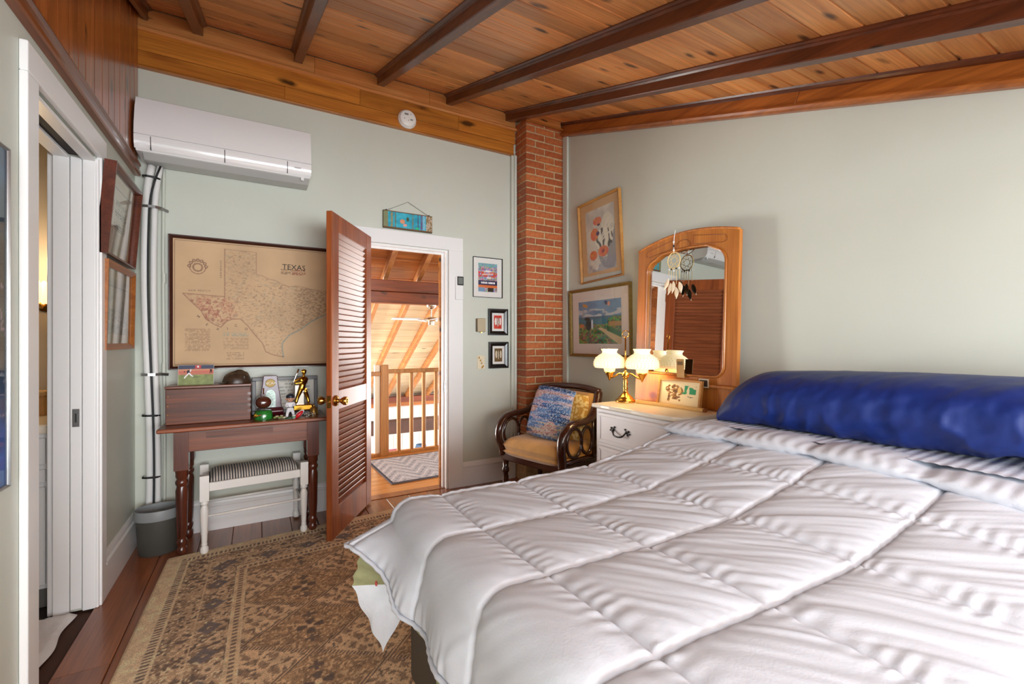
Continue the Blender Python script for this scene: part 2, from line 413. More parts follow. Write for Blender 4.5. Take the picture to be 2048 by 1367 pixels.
CHROME = paint('bright_nickel', (214, 210, 200), 0.15, metal=1.0)
BRASS = paint('polished_brass', (206, 158, 78), 0.18, metal=1.0)
GOLD = paint('gilded_metal', (204, 152, 56), 0.2, metal=1.0)
IRON = paint('black_iron', (26, 24, 24), 0.4)
MATB = paint('white_mat_board', (236, 234, 230), 0.8)
CREAM = paint('cream_mat_board', (214, 204, 180), 0.8)
TANB = paint('tan_mat_board', (212, 172, 126), 0.8)
PALEMAT = paint('pale_pink_mat_board', (226, 216, 208), 0.8)
CREAMP = paint('cream_plastic', (226, 214, 186), 0.45)
BIN_D = paint('charcoal_plastic', (70, 69, 64), 0.5)
BIN_L = paint('grey_rim_plastic', (134, 138, 140), 0.45)
LILAC = paint('white_dresser_paint', (226, 222, 224), 0.4)
TOPW = paint('cream_dresser_top', (232, 222, 204), 0.3)
COMF = paint('white_comforter_cotton', (202, 206, 215), 0.75, bump=0.12, bscale=220)
SHEETW = paint('white_quilted_cotton', (226, 231, 240), 0.8, bump=0.5, bscale=36)
GREENQ = paint('sage_green_cotton', (152, 152, 112), 0.85, var=0.12, vscale=30, bump=0.3, bscale=60)
NAVY = paint('navy_blue_cotton', (8, 38, 108), 0.5, bump=0.05, bscale=200)
GOLDV = paint('gold_velvet', (206, 156, 84), 0.8, sheen=0.4, var=0.1, vscale=14, bump=0.15, bscale=140)
INK = paint('dark_ink', (42, 34, 28), 0.7)
INKR = paint('red_ink', (170, 70, 56), 0.7)
INKW = paint('white_ink', (240, 240, 240), 0.6)
# ================================================================== SETTING
XL, XR, YB, YR = -0.645, 2.407, 3.465, -3.4
YK = -0.35     # behind the camera the slope ends and the ceiling runs level
SL = 0.334; AL = math.atan(SL)
def zc(y): return 3.24 - SL * (YB - max(y, YK))
ca, sa = math.cos(AL), math.sin(AL)
# frame on the ceiling: x across, s down the slope from the back wall, n into the room
MC = Matrix(((1, 0, 0, 0), (0, -ca, sa, YB), (0, -sa, -ca, zc(YB)), (0, 0, 0, 1)))
SLEN = (YB - YK) / ca

# walls ------------------------------------------------------------
m = MB(); m.box(XL - .14, 0.69, YB, YB + .12, 0, 3.3); m.box(1.36, XR + .1, YB, YB + .12, 0, 3.3); m.box(0.69, 1.36, YB, YB + .12, 1.963, 3.3)
tag(m.build('wall_back', WALL), kind='structure')
m = MB()
m.prism([(-1.1, 0), (2.038, 0), (2.038, zc(2.038) + .03), (YK, zc(YK) + .03), (-1.1, zc(YR) + .03)], XL - .14, XL, 'x')
m.box(XL - .14, XL, YR, -2.4, 0, zc(YR) + .03).box(XL - .14, XL, -2.4, -1.1, 0, .7).box(XL - .14, XL, -2.4, -1.1, 1.65, zc(YR) + .03)
m.prism([(2.715, 0), (YB, 0), (YB, zc(YB) + .03), (2.715, zc(2.715) + .03)], XL - .14, XL, 'x')
m.prism([(2.038, 2.056), (2.715, 2.056), (2.715, zc(2.715) + .03), (2.038, zc(2.038) + .03)], XL - .14, XL, 'x')
wall_left = tag(m.build('wall_left', WALL), kind='structure')
m = MB(); W0, W1 = -2.3, -0.95
m.prism([(W1, 0), (YB, 0), (YB, zc(YB) + .03), (YK, zc(YK) + .03), (W1, zc(YK) + .03)], XR, XR + .1, 'x')
m.prism([(YR, 0), (W0, 0), (W0, zc(YK) + .03), (YR, zc(YK) + .03)], XR, XR + .1, 'x')
m.prism([(W0, 0), (W1, 0), (W1, .75), (W0, .75)], XR, XR + .1, 'x')
m.prism([(W0, 1.6), (W1, 1.6), (W1, zc(YK) + .03), (W0, zc(YK) + .03)], XR, XR + .1, 'x')
tag(m.build('wall_right', WALL), kind='structure')
m = MB(); y0, y1 = YR - .12, YR
m.box(XL - .14, -.5, y0, y1, 0, zc(YR) + .03); m.box(2.3, XR + .1, y0, y1, 0, zc(YR) + .03); m.box(-.5, 2.3, y0, y1, 0, .36); m.box(-.5, 2.3, y0, y1, 1.88, zc(YR) + .03)
tag(m.build('wall_rear', WALL), kind='structure')
def window(n, M, w, h):
    t = struct('window_%d' % n); t.matrix_world = M
    m = MB(); m.box(-w / 2 - .08, w / 2 + .08, -.02, .0, h, h + .06); m.box(-w / 2 - .08, w / 2 + .08, -.05, .02, -.05, 0)
    m.box(-w / 2 - .08, -w / 2, -.02, 0, 0, h); m.box(w / 2, w / 2 + .08, -.02, 0, 0, h); m.build('window_casing', WHITE, t, bevel=.003)
    k = max(2, round(w / .85))
    for i in range(k + 1):
        x = -w / 2 + w * i / k; bx('mullion', WHITE, t, max(x - .02, -w / 2), min(x + .02, w / 2), .03, .06, 0, h)
    bx('meeting_rail', WHITE, t, -w / 2, w / 2, .032, .058, h * .5 - .015, h * .5 + .015)
window(1, Matrix.Translation((.9, YR, .36)) @ Matrix.Rotation(PI, 4, 'Z'), 2.8, 1.52)
window(2, Matrix.Translation((XR, -1.625, .75)) @ Matrix.Rotation(-PI / 2, 4, 'Z'), 1.35, .85)

window(3, Matrix.Translation((XL, -1.75, .7)) @ Matrix.Rotation(PI / 2, 4, 'Z'), 1.3, .95)  # unseen window added to go with the left fill lamp

# floor of oak planks running towards the back wall -------------------
fl = tag(bx('floor', paint('dark_subfloor', (70, 40, 24), .8), None, XL - .14, XR + .1, YR - .12, YB + .13, -.06, -.012), kind='structure')
x = XL - .005; i = 0
while x < XR:
    w = random.uniform(.155, .18); j = random.uniform(.4, 2.6) if i % 2 else random.uniform(1.2, 3.0)
    for a, b in ((YR, j), (j, YB + .02)):
        m = MB(); e = .003
        m.prism([(x + .001, -.012), (x + w - .001, -.012), (x + w - .001, -e), (x + w - .001 - e, 0), (x + .001 + e, 0), (x + .001, -e)], a + .001, b - .001, 'y')
        m.build('floor_plank', FLOORW, fl)
    x += w; i += 1
bx('threshold', FLOORW, fl, .69, 1.36, YB + .021, YB + .125, -.012, .004, bevel=.003)

# ceiling: pine boards, rafters with mouldings ------------------------
ce = tag(MB(MC).box(XL - .14, XR + .1, -.14, SLEN + .05, -.08, -.022).build('ceiling', paint('dark_ceiling_backing', (60, 34, 20), .8)), kind='structure')
s = 0.03; i = 0
while s < SLEN:
    w = random.choice((.112, .125, .135, .15)); js = [XL, XR]
    if random.random() < .6: js.insert(1, random.choice((.244, .813, 1.368, 1.926)))
    for a, b in zip(js[:-1], js[1:]):
        m = MB(MC); c = .006
        m.prism([(s + .0008, -.02), (s + w - .0008, -.02), (s + w - .0008, -.008), (s + w - c, 0), (s + c, 0), (s + .0008, -.008)], a, b, 'x')
        m.build('ceiling_board', PINE, ce)
    s += w; i += 1
RX = (-.612, -.33, .244, .813, 1.368, 1.926)
for k, x in enumerate(RX):
    if k == 0: x0, x1 = XL + .04, XL + .065
    else: x0, x1 = x - .027, x + .027
    r = MB(MC).box(x0, x1, .026, SLEN, 0, .072).build('rafter', RAFT, ce, bevel=.004)
    for sd in (-1, 1):
        if k == 0 and sd < 0: continue
        xe = x1 if sd > 0 else x0
        m = MB(MC); m.prism([(xe, 0.0), (xe + sd * .020, 0.0), (xe + sd * .020, .006), (xe + sd * .013, .012), (xe + sd * .006, .014), (xe, .022)], .026, SLEN, 'y')
        # prism 'y' takes (x, z) in the plane: on the slope frame that is (x, n)
        m.build('moulding', RAFT, r)
m = MB(); z0, z1 = zc(YK) + .001, zc(YK) + .06
m.box(XL - .14, XR + .1, YR - .12, -1.55, z0, z1).box(XL - .14, XR + .1, -.6, YK + .02, z0, z1).box(XL - .14, -.4, -1.55, -.6, z0, z1).box(1.9, XR + .1, -1.55, -.6, z0, z1)  # opening left for the added overhead fill lamp
m.build('level_ceiling', PINE, ce)
# boards at the head of the right wall, following the slope
tr = struct('trim_right')
for a, b in ((.21, 2.35), (2.352, SLEN)):
    MB(MC).box(XR - .03, XR - .001, a, b, .0, .098).build('board', PINE_Y, tr, bevel=.003)
for a, b in ((.21, 1.55), (1.552, SLEN)):
    m = MB(MC); m.prism([(XR - .001, .084), (XR - .046, .084), (XR - .05, .092), (XR - .044, .104), (XR - .03, .112), (XR - .001, .112)], a, b, 'y'); m.build('bead_moulding', PINE_Y, tr)
m = MB(MC); m.prism([(XR - .03, 0), (XR - .056, 0), (XR - .05, .008), (XR - .04, .016), (XR - .03, .02)], .21, SLEN, 'y'); m.build('cove_moulding', RAFT, tr)
# boards at the head of the back wall
tb = struct('trim_back')
for z0, z1, d, joints, mt in ((2.876, 2.968, .022, (XL, .16, 1.98), PINE_O), (2.971, 3.094, .022, (XL, .66, 1.45, 1.995), PINE_O), (3.108, 3.235, .016, (XL, .35, 1.2, 2.003), PINE_L)):
    for a, b in zip(joints[:-1], joints[1:]):
        bx('board', mt, tb, a, b - .001, YB - d, YB - .0005, z0, z1, bevel=.002)
m = MB(); m.prism([(YB, 2.866), (YB - .03, 2.866), (YB - .034, 2.872), (YB - .03, 2.879), (YB - .02, 2.882), (YB, 2.882)], XL, 1.975, 'x'); m.build('bead_moulding', PINE_O, tb)
m = MB(); m.prism([(YB, 3.09), (YB - .028, 3.09), (YB - .036, 3.098), (YB - .036, 3.106), (YB - .028, 3.114), (YB, 3.114)], XL, 2.003, 'x'); m.build('cove_moulding', PINE_L, tb)
bx('board', PINE_L, tb, 2.0, XR - .051, 3.254, 3.272, 3.118, 3.172, bevel=.002)
bx('cove_moulding', PINE_O, tb, 1.995, XR - .001, 3.248, 3.273, 3.108, 3.12, bevel=.003)

# wood panelling at the head of the left wall -------------------------
pn = struct('trim_left')
y = 1.05; 
while y < YB - .03:
    w = min(random.choice((.085, .1, .115)), YB - .024 - y)
    m = MB(); zt0, zt1 = zc(y) - .002, zc(y + w) - .002
    m.add([(XL, y + .001, 2.275), (XL + .018, y + .004, 2.275), (XL + .018, y + w - .004, 2.275), (XL, y + w - .001, 2.275),
           (XL, y + .001, zt0), (XL + .018, y + .004, zt0), (XL + .018, y + w - .004, zt1), (XL, y + w - .001, zt1)],
          [(0, 3, 2, 1), (4, 5, 6, 7), (0, 1, 5, 4), (1, 2, 6, 5), (2, 3, 7, 6), (3, 0, 4, 7)])
    m.build('panel_board', PANEL, pn); y += w
m = MB(); m.prism([(XL + .0005, 2.208), (XL + .026, 2.208), (XL + .032, 2.214), (XL + .03, 2.235), (XL + .024, 2.242), (XL + .026, 2.26), (XL + .034, 2.272), (XL + .03, 2.284), (XL + .0005, 2.284)], 1.05, YB - .024, 'y')
m.build('base_moulding', wood('panel_moulding_wood', (130, 70, 40), (90, 46, 26), 'Y', rough=.3, coat=.3), pn)

# baseboards ----------------------------------------------------------
def baseboard(name, pts_fn, a, b, axis):
    prof = [(0, 0), (.019, 0), (.019, .15), (.023, .155), (.023, .163), (.015, .172), (.013, .185), (.006, .2), (0, .2)]
    t = struct(name); m = MB(); m.prism([pts_fn(d, z) for d, z in prof], a, b, axis); m.build('baseboard_moulding', WHITE, t); return t
baseboard('baseboard_left', lambda d, z: (XL + d, z), 2.79, YB - .001, 'y')
bb = baseboard('baseboard_back', lambda d, z: (YB - d, z), XL + .024, .555, 'x')
m = MB(); m.prism([(YB - d, z) for d, z in [(0, 0), (.019, 0), (.019, .15), (.023, .163), (.013, .185), (.006, .2), (0, .2)]], 1.49, 2.0, 'x'); m.build('baseboard_moulding', WHITE, bb)
baseboard('baseboard_right', lambda d, z: (XR - d, z), 1.75, 3.26, 'y')
# painted strips beside the chimney and in the left corner
t = struct('trim_1'); bx('corner_strip', WALL, t, 1.952, 2.0, YB - .03, YB - .001, .2, 2.866, bevel=.004)
bx('corner_bead', WALL, t, 1.975, 2.0, YB - .045, YB - .031, .2, 2.866, bevel=.005, seg=2)
t = struct('trim_2'); bx('corner_strip', WALL, t, XR - .022, XR - .001, 3.2, 3.27, .2, 3.05, bevel=.004)

# casing of the doorway to the landing --------------------------------
t = struct('trim_3'); D = .022
def casing(t, x0, x1, zt, w, y, d, sgn=1):
    for n, b in (('casing_side', (x0 - w, x0, 0.0, zt)), ('casing_side', (x1, x1 + w, 0.0, zt)), ('casing_head', (x0 - w, x1 + w, zt, zt + .108))):
        o = bx(n, WHITE, t, b[0], b[1], min(y, y - sgn * d), max(y, y - sgn * d), b[2], b[3], bevel=.004, seg=2)
casing(t, .687, 1.363, 1.966, .128, YB - .0005, D)
casing(t, .687, 1.363, 1.966, .11, YB + .1205, -D)
bx('jamb_side', WHITE, t, .690, .7, YB - .004, YB + .124, 0, 1.963); bx('jamb_side', WHITE, t, 1.347, 1.36, YB - .004, YB + .124, 0, 1.963)
bx('jamb_head', WHITE, t, .7, 1.347, YB - .004, YB + .124, 1.95, 1.963)
bx('door_stop', WHITE, t, 1.335, 1.347, YB + .045, YB + .08, 0, 1.95); bx('door_stop', WHITE, t, .69, 1.335, YB + .045, YB + .08, 1.938, 1.95)
bx('hinge_strip', PINE_O, t, 1.328, 1.347, YB + .1, YB + .124, 0, 1.95)
bx('strike_plate', STEEL, t, 1.345, 1.3468, YB + .008, YB + .04, .8, .88)
bx('strike_plate', STEEL, t, 1.345, 1.3468, YB + .012, YB + .032, 1.06, 1.085)

# casing, jamb and pocket door of the doorway in the left wall ---------
t = struct('trim_4')
for n, y0, y1, z0, z1 in (('casing_side', 1.955, 2.038, 0, 2.056), ('casing_side', 2.715, 2.79, 0, 2.056), ('casing_head', 1.955, 2.79, 2.056, 2.152)):
    bx(n, WHITE, t, XL + .0005, XL + .022, y0, y1, z0, z1, bevel=.004, seg=2)
    bx(n, WHITE, t, XL - .162, XL - .1405, y0, y1, z0, z1, bevel=.004, seg=2)
bx('casing_bead', WHITE, t, XL + .001, XL + .014, 2.70, 2.716, 0, 2.045, bevel=.005, seg=2)
for x0, x1 in ((XL - .14, XL - .086), (XL - .042, XL + .002)):
    bx('jamb_side', WHITE, t, x0, x1, 2.70, 2.7152, 0, 2.045, bevel=.002)
    bx('jamb_head', WHITE, t, x0, x1, 2.04, 2.70, 2.03, 2.045, bevel=.002)
bx('jamb_side', WHITE, t, XL - .14, XL + .002, 2.0375, 2.05, 0, 2.03)
bx('head_track', paint('dark_track_slot', (34, 24, 20), .7), t, XL - .086, XL - .042, 2.05, 2.7, 2.046, 2.056)
d2 = struct('door_2')
bx('door_edge', WHITE, d2, XL - .083, XL - .045, 2.703, 2.7153, .012, 2.04, bevel=.002)
bx('edge_pull', STEEL, d2, XL - .076, XL - .052, 2.7018, 2.703, .83, .91)
bx('pull_slot', BLACK, d2, XL - .067, XL - .061, 2.7012, 2.7018, .85, .89)

# louvred door standing open into the room ----------------------------
ux, uy = .526, .851; ang = math.atan2(-uy, -ux)
d1 = tag(empty('door_1', (.709, 3.456, .012), ang), kind='structure')
LW, TH_ = .672, .036   # local x from the hinge to the free edge; the side seen is +y
bx('stile', DOORW, d1, 0, .098, 0, TH_, 0, 1.988, bevel=.003); bx('stile', DOORW, d1, LW - .098, LW, 0, TH_, 0, 1.988, bevel=.003)
for z0, z1 in ((0, .182), (.778, .897), (1.878, 1.988)):
    bx('rail', DOORW, d1, .098, LW - .098, .0015, TH_ - .0015, z0, z1, bevel=.002)
sl = None
def slats(z0, z1, n):
    global sl
    for k in range(n):
        z = z0 + (k + .5) * (z1 - z0) / n
        if sl is None:
            a = math.radians(-21); h, tt = .0245, .004
            R = Matrix.Rotation(a, 4, 'X')
            sl = MB(R).box(.094, LW - .094, -tt, tt, -h, h).build('slat', SLAT, d1, bevel=.0025); o = sl
        else:
            o = sl.copy(); COL.objects.link(o)
        o.parent = d1; o.location = (0, TH_ / 2, z)
slats(.182, .778, 17); slats(.897, 1.878, 27)
for sd, yy in ((1, TH_), (-1, 0)):
    kb = MB(Matrix.Translation((LW - .055, yy, .838)) @ Matrix.Rotation(-sd * PI / 2, 4, 'X')).lathe([(.001, 0), (.033, 0), (.034, .004), (.03, .009), (.014, .013), (.011, .02), (.011, .03), (.016, .034), (.026, .05), (.027, .062), (.022, .07), (.012, .07), (.01, .066), (.001, .066)], seg=24, caps=False).build('door_knob', BRASS, d1, smooth=True, auto=50)
bx('latch_plate', BRASS, d1, LW, LW + .0015, .006, .03, .80, .875); bx('latch_bolt', BRASS, d1, LW + .0015, LW + .009, .011, .025, .83, .848, bevel=.003)
for z in (.2, 1.0, 1.8): MB().lathe([(.006, -.045), (.006, .045)], (-.004, TH_ * 0.2, z), 10).build('hinge', BRASS, d1, smooth=True, auto=50)

# brick chimney in the corner -----------------------------------------
ch = thing('brick_chimney', 'red brick chimney column rising in the corner to the ceiling', 'chimney', (0, 0, 0))
CX0, CX1, CY0, CY1 = 2.004, 2.402, 3.275, 3.46; CH = .0606
bx('mortar_core', MORTAR, ch, CX0 + .006, CX1, CY0 + .006, CY1, 0, 3.16)
bc = {}
def brick(w, d, h, x, y, z):
    key = (round(w, 3), round(d, 3), random.randrange(5))
    if key not in bc:
        m = MB(); m.box(0, w, 0, d, 0, h)
        o = m.build('brick', BRICK, ch, bevel=.0035)
        for v in o.data.vertices:
            v.co.x += random.uniform(-.002, .002); v.co.y += random.uniform(-.002, .002); v.co.z += random.uniform(-.0022, .0022)
        bc[key] = o
    else:
        o = bc[key].copy(); COL.objects.link(o); o.parent = ch
    o.location = (x, y + random.uniform(-.0015, .0015), z + random.uniform(-.001, .001))
J = .0115; n = 52; bh = CH - J
for k in range(n):
    z = k * CH + .004
    if k < 6: continue   # behind the chair and the bed
    wq = (CX1 - CX0) / 2
    if k % 2:
        brick(wq - J, .095, bh, CX0, CY0, z); brick(wq - J / 2, .095, bh, CX0 + wq, CY0, z); brick(.095, CY1 - CY0 - .095 - J, bh, CX0, CY0 + .095 + J, z)
    else:
        q = wq / 2 - J / 2
        brick(q, CY1 - CY0, bh, CX0, CY0, z); brick(wq - J, .095, bh, CX0 + q + J, CY0, z); brick(CX1 - (CX0 + q + wq + J), .095, bh, CX0 + q + wq + J, CY0, z)

# ------------------------------------------------------------------ landing beyond the doorway
fh = tag(bx('floor_landing', paint('honey_subfloor', (150, 100, 60), .7), None, -.6, 4.2, YB + .121, 4.93, -.25, -.012), kind='structure')
y = YB + .125
while y < 4.93:
    w = min(.12, 4.932 - y)
    if w > .02:
        m = MB(); m.prism([(y + .0005, -.012), (y + w - .0005, -.012), (y + w - .0005, -.002), (y + w - .003, 0), (y + .003, 0), (y + .0005, -.002)], -.6, 4.2, 'x'); m.build('floor_plank', HALLW, fh)
    y += w
rl = thing('landing_railing', 'honey wood railing with square balusters at the edge of the landing', 'railing', (0, 4.79, 0))
rp = Matrix.Rotation(math.radians(1.5), 4, 'Z')
rl.rotation_euler = (0, 0, math.radians(1.5))
bx('top_rail', RAILW, rl, 1.21, 3.0, -.03, .03, .872, .917, bevel=.005); bx('top_rail', RAILW, rl, .2, 1.13, -.03, .03, .85, .895, bevel=.005)
bx('newel_post', RAILW, rl, 1.13, 1.212, -.04, .04, 0, .965, bevel=.004)
bx('newel_post', paint('lit_newel_side', (240, 226, 200), .5), rl, 1.075, 1.129, .0, .05, 0, .965, bevel=.004)  # pale slab stands in for the post's brightly lit left face
b0 = None
for x in (.34, .48, .62, .76, .9, 1.008, 1.33, 1.472, 1.614, 1.758, 1.9, 2.04, 2.18):
    if b0 is None: b0 = MB().box(-.018, .018, -.018, .018, .03, .872).build('baluster', RAILW, rl, bevel=.003); o = b0
    else: o = b0.copy(); COL.objects.link(o); o.parent = rl
    o.location = (x, 0, -.022 if x < 1.1 else 0)
bx('shoe_rail', RAILW, rl, .2, 3.0, -.03, .03, 0, .03, bevel=.003)

# far roof slope, with boards and rafters, and its walls ----------------
RS = .566; ra = math.atan(RS); cr, sr = math.cos(ra), math.sin(ra)
ZE, YE = .18, 8.6
MR = Matrix(((1, 0, 0, 0), (0, -cr, -sr, YE), (0, sr, -cr, ZE), (0, 0, 0, 1)))   # s up the slope, n down into the space
cf = tag(MB(MR).box(-1.5, 6.5, -.1, 5.5, -.1, -.022).build('ceiling_far', WHITE2), kind='structure')
s = 0.0
while s < 5.3:
    w = random.uniform(.15, .19); m = MB(MR)
    m.prism([(s + .001, -.02), (s + w - .001, -.02), (s + w - .001, -.006), (s + w - .006, 0), (s + .006, 0), (s + .001, -.006)], -.4, 5.2, 'x')
    m.build('ceiling_board', FARD if s > 3.42 else FARP, cf); s += w  # upper boards coloured darker to stand for the weaker light up there
for x in (.1, .5, .9, 1.3, 1.7, 2.1, 2.5, 2.9, 3.3):
    MB(MR).box(x - .03, x + .03, .0, 5.45, .001, .1).build('rafter', FARR, cf, bevel=.006)
tbm = struct('trim_beam')
bx('tie_beam', BEAMR, tbm, -.5, 5.0, 5.15, 5.29, 1.79, 1.925, bevel=.006); bx('tie_beam', BEAMR, tbm, -.5, 5.0, 5.13, 5.27, 1.655, 1.786, bevel=.006)
bx('wall_plate', BEAMR, tbm, -.4, 5.4, 8.44, 8.56, .06, .17, bevel=.006); bx('fascia_board', FARD, tbm, -.4, 5.4, 8.5, 8.58, -.02, .06, bevel=.004)
bx('girder', paint('dark_brown_girder', (74, 44, 30), .5, var=.2), tbm, -.4, 5.4, 7.9, 8.1, -.42, -.19, bevel=.006)
wf = tag(bx('wall_far', WHITE2, None, -1.5, 6.5, 8.6, 8.7, -2.6, .3), kind='structure')
for k in range(26):
    x = .4 + k * .17; bx('shiplap_board', WHITE2, wf, x, x + .165, 8.588, 8.6, -2.6, -.05, bevel=.003)
tag(bx('floor_lower', paint('pale_lower_floor', (214, 200, 180), .5), None, -1.5, 6.5, 4.0, 8.6, -2.7, -2.6), kind='structure')

wl = tag(bx('wall_landing', WHITE2, None, -.8, -.7, YB + .125, 5.5, -2.6, 3.0), kind='structure')
z = .02
while z < 2.9: bx('wall_board', FARD, wl, -.699, -.685, YB + .13, 5.5, z, z + .128, bevel=.004); z += .13
# things glimpsed on the lower floor through the balusters
t = thing('white_cabinet', 'low white cabinet against the far wall below the landing', 'cabinet', (1.75, 8.15, -2.6))
bx('body', WHITE2, t, -.75, .75, -.25, .25, 0, 1.62, bevel=.01); bx('door', WHITE, t, -.73, -.01, -.27, -.252, .05, 1.55, bevel=.006); bx('door', WHITE, t, .01, .73, -.27, -.252, .05, 1.55, bevel=.006)
t = thing('magenta_storage_bin', 'small magenta bin on the cabinet below the landing', 'bin', (2.12, 8.15, -.98))
MB().prism([(-.1, 0), (.1, 0), (.12, .2), (-.12, .2)], -.09, .09, 'y').build('body', paint('magenta_plastic', (176, 40, 80), .4), t, bevel=.006)
bx('rim', paint('magenta_rim', (190, 60, 96), .4), t, -.128, .128, -.1, .1, .2, .215, bevel=.004)
t = thing('blue_lampshade_lamp', 'little lamp with a slate blue shade below the landing', 'lamp', (2.62, 8.0, -.98))
MB().lathe([(.06, 0), (.06, .01), (.012, .02), (.012, .18)], seg=12).build('base', IRON, t); MB().lathe([(.13, .16), (.09, .3)], seg=16, caps=False).build('shade', paint('slate_blue_shade', (74, 100, 132), .8), t, smooth=True)
t = thing('white_shelf_unit', 'white shelf unit with open bays below the landing', 'shelf', (3.0, 8.2, -2.6))
bx('side_panel', WHITE2, t, -.45, -.42, -.2, .2, 0, 1.6); bx('side_panel', WHITE2, t, .42, .45, -.2, .2, 0, 1.6)
for z in (.05, .4, .8, 1.2, 1.57): bx('shelf', WHITE2, t, -.42, .42, -.2, .2, z, z + .03)
t = thing('black_iron_stair_rail', 'thin black iron stair rail seen between the balusters', 'railing', (2.35, 7.0, -1.2))
for x in (-.28, .0, .3): bx('upright', IRON, t, x - .012, x + .012, -.012, .012, -1.4, .55)
bx('hand_rail', IRON, t, -.6, .7, -.015, .015, .24, .27); bx('lower_rail', IRON, t, -.6, .7, -.012, .012, -.02, .0)
# ceiling fan hung from the tie beam
t = thing('ceiling_fan', 'nickel ceiling fan with pale blades hanging below the russet tie beam', 'ceiling fan', (1.83, 5.2, 1.655))
MB().lathe([(.062, 0), (.06, -.015), (.03, -.045), (.012, -.05)], seg=20).build('canopy', CHROME, t, smooth=True, auto=40)
MB().lathe([(.01, -.05), (.01, -.15)], seg=10).build('downrod', CHROME, t, smooth=True, auto=40)
MB().lathe([(.03, -.14), (.075, -.155), (.085, -.175), (.07, -.195), (.04, -.2), (.036, -.24), (.03, -.245)], seg=22).build('motor', CHROME, t, smooth=True, auto=40)
for a in (176, 266, 356, 86):
    Mx = Matrix.Rotation(math.radians(a), 4, 'Z') @ Matrix.Translation((0, 0, -.172)) @ Matrix.Rotation(math.radians(9), 4, 'X')
    o = MB(Mx).box(.14, .47, -.055, .055, -.003, .003).build('blade', paint('grey_blade', (190, 196, 204), .4) if a == 176 else bpy.data.materials['grey_blade'], t, bevel=.002)
    MB(Mx).box(.06, .16, -.014, .014, -.006, -.003).build('blade_arm', CHROME, o)
# chevron runner on the landing
def chev(U, V):
    x = U * 9.0; y = V * 6.0
    a = np.abs((x + .0) % 2 - 1); d = np.abs((y + a * 1.6) % 1.0 - .5)
    d2 = np.abs((x - a * 0 + y * .5) % .5 - .25)
    img = solid(U, (198, 200, 210)); img = put(img, d < .11, (164, 168, 184)); img = put(img, (d > .38), (228, 228, 234)); img = put(img, (d2 < .04), (214, 214, 222))
    n = vnoise(U * 150, V * 90, 5); img = img * (.88 + .2 * n)[..., None]
    e = (U < .012) | (U > .988) | (V < .02) | (V > .98)
    return put(img, e, (70, 72, 86))
t = thing('landing_rug', 'grey and white diamond lattice rug on the landing floor', 'rug', (1.62, 4.24, .002), math.radians(2))
sheet('woven_top', t, 1.3, .86, 170, 110, chev, M_WEAVE, (0, 0, .009), (-PI / 2, 0, 0)); bx('backing', paint('rug_backing', (120, 122, 136), .9), t, -.652, .652, -.432, .432, 0, .008)

# ------------------------------------------------------------------ bathroom glimpsed through the pocket doorway
BATHW = paint('warm_bath_wall', (212, 200, 184), .6)
t = tag(MB().box(-2.4, XL - .14, 3.3, 3.4, 0, 2.5).box(-2.5, -2.4, 1.0, 3.4, 0, 2.5).box(-2.5, XL - .14, .95, 1.05, 0, 2.5).build('wall_bath', BATHW), kind='structure')
tag(bx('floor_bath', paint('dark_bath_tile', (66, 58, 52), .4, var=.2), None, -2.5, XL - .14, 1.0, 3.4, -.05, -.008), kind='structure')
tag(bx('ceiling_bath', BATHW, None, -2.5, XL - .14, 1.0, 3.4, 2.5, 2.55), kind='structure')
t = thing('bathroom_vanity', 'white bathroom vanity with pale top glimpsed through the pocket doorway', 'vanity', (-1.25, 3.03, 0))
bx('body', WHITE, t, -.55, .43, -.24, .26, .1, .8); bx('toe_kick', paint('grey_kick', (120, 118, 112), .6), t, -.55, .43, -.2, .26, 0, .1); bx('worktop', paint('pale_vanity_top', (238, 226, 208), .3), t, -.57, .44, -.27, .265, .8, .84, bevel=.006)
for z0, z1 in ((.12, .56), (.58, .64), (.66, .78)): bx('drawer_front', WHITE, t, -.1, .42, -.258, -.24, z0, z1, bevel=.004)
t = thing('soap_box', 'small tan box standing on the white vanity top', 'box', (-1.0, 3.15, .84)); bx('body', paint('tan_card', (196, 150, 96), .6), t, -.07, .07, -.05, .05, 0, .1, bevel=.004); bx('lid', paint('tan_card_lid', (210, 170, 118), .6), t, -.073, .073, -.053, .053, .1, .122, bevel=.003)
t = thing('wall_sconce', 'lit wall sconce with petalled shell shade in the bathroom', 'lamp', (-.98, 3.3, 1.42))
GLOW = paint('glowing_shell_glass', (255, 220, 150), .4, emit=(255, 214, 150), estr=1.6)
MB().lathe([(.05, 0), (.05, .012), (.02, .02)], seg=16).build('back_plate', BRASS, t).rotation_euler = (PI / 2, 0, 0)
MB().tube([(0, -.02, 0), (0, -.07, -.03), (0, -.1, -.01)], .008).build('arm', BRASS, t, smooth=True)
for k in range(9):
    a = 2 * PI * k / 9
    MB(Matrix.Translation((0, -.1, .045)) @ Matrix.Rotation(a, 4, 'Z') @ Matrix.Translation((.035, 0, 0))).ball((0, 0, 0), .02, .02, .06, 10, 8).build('petal', GLOW, t, smooth=True)
pl = bpy.data.lights.new('sconce_bulb', 'POINT'); pl.energy = 3.2; pl.color = (1, .72, .42); pl.shadow_soft_size = .05
po = bpy.data.objects.new('sconce_bulb', pl); COL.objects.link(po); po.location = (-1.0, 3.08, 1.6)
t = thing('bath_mat', 'fluffy white bath mat lying at the pocket doorway', 'mat', (-.95, 2.33, -.006))
P = [[(-.3 + .545 * i / 40 + .008 * math.sin(j * .35) * (i == 40), -.27 + .62 * j / 40, .004 + (.018 + .006 * random.random()) * (0 < i < 40) * (0 < j < 40)) for j in range(41)] for i in range(41)]
MB().grid(P).build('mat_pile', paint('white_pile', (238, 238, 238), .95, bump=1, bscale=90), t, smooth=True, recalc=False)
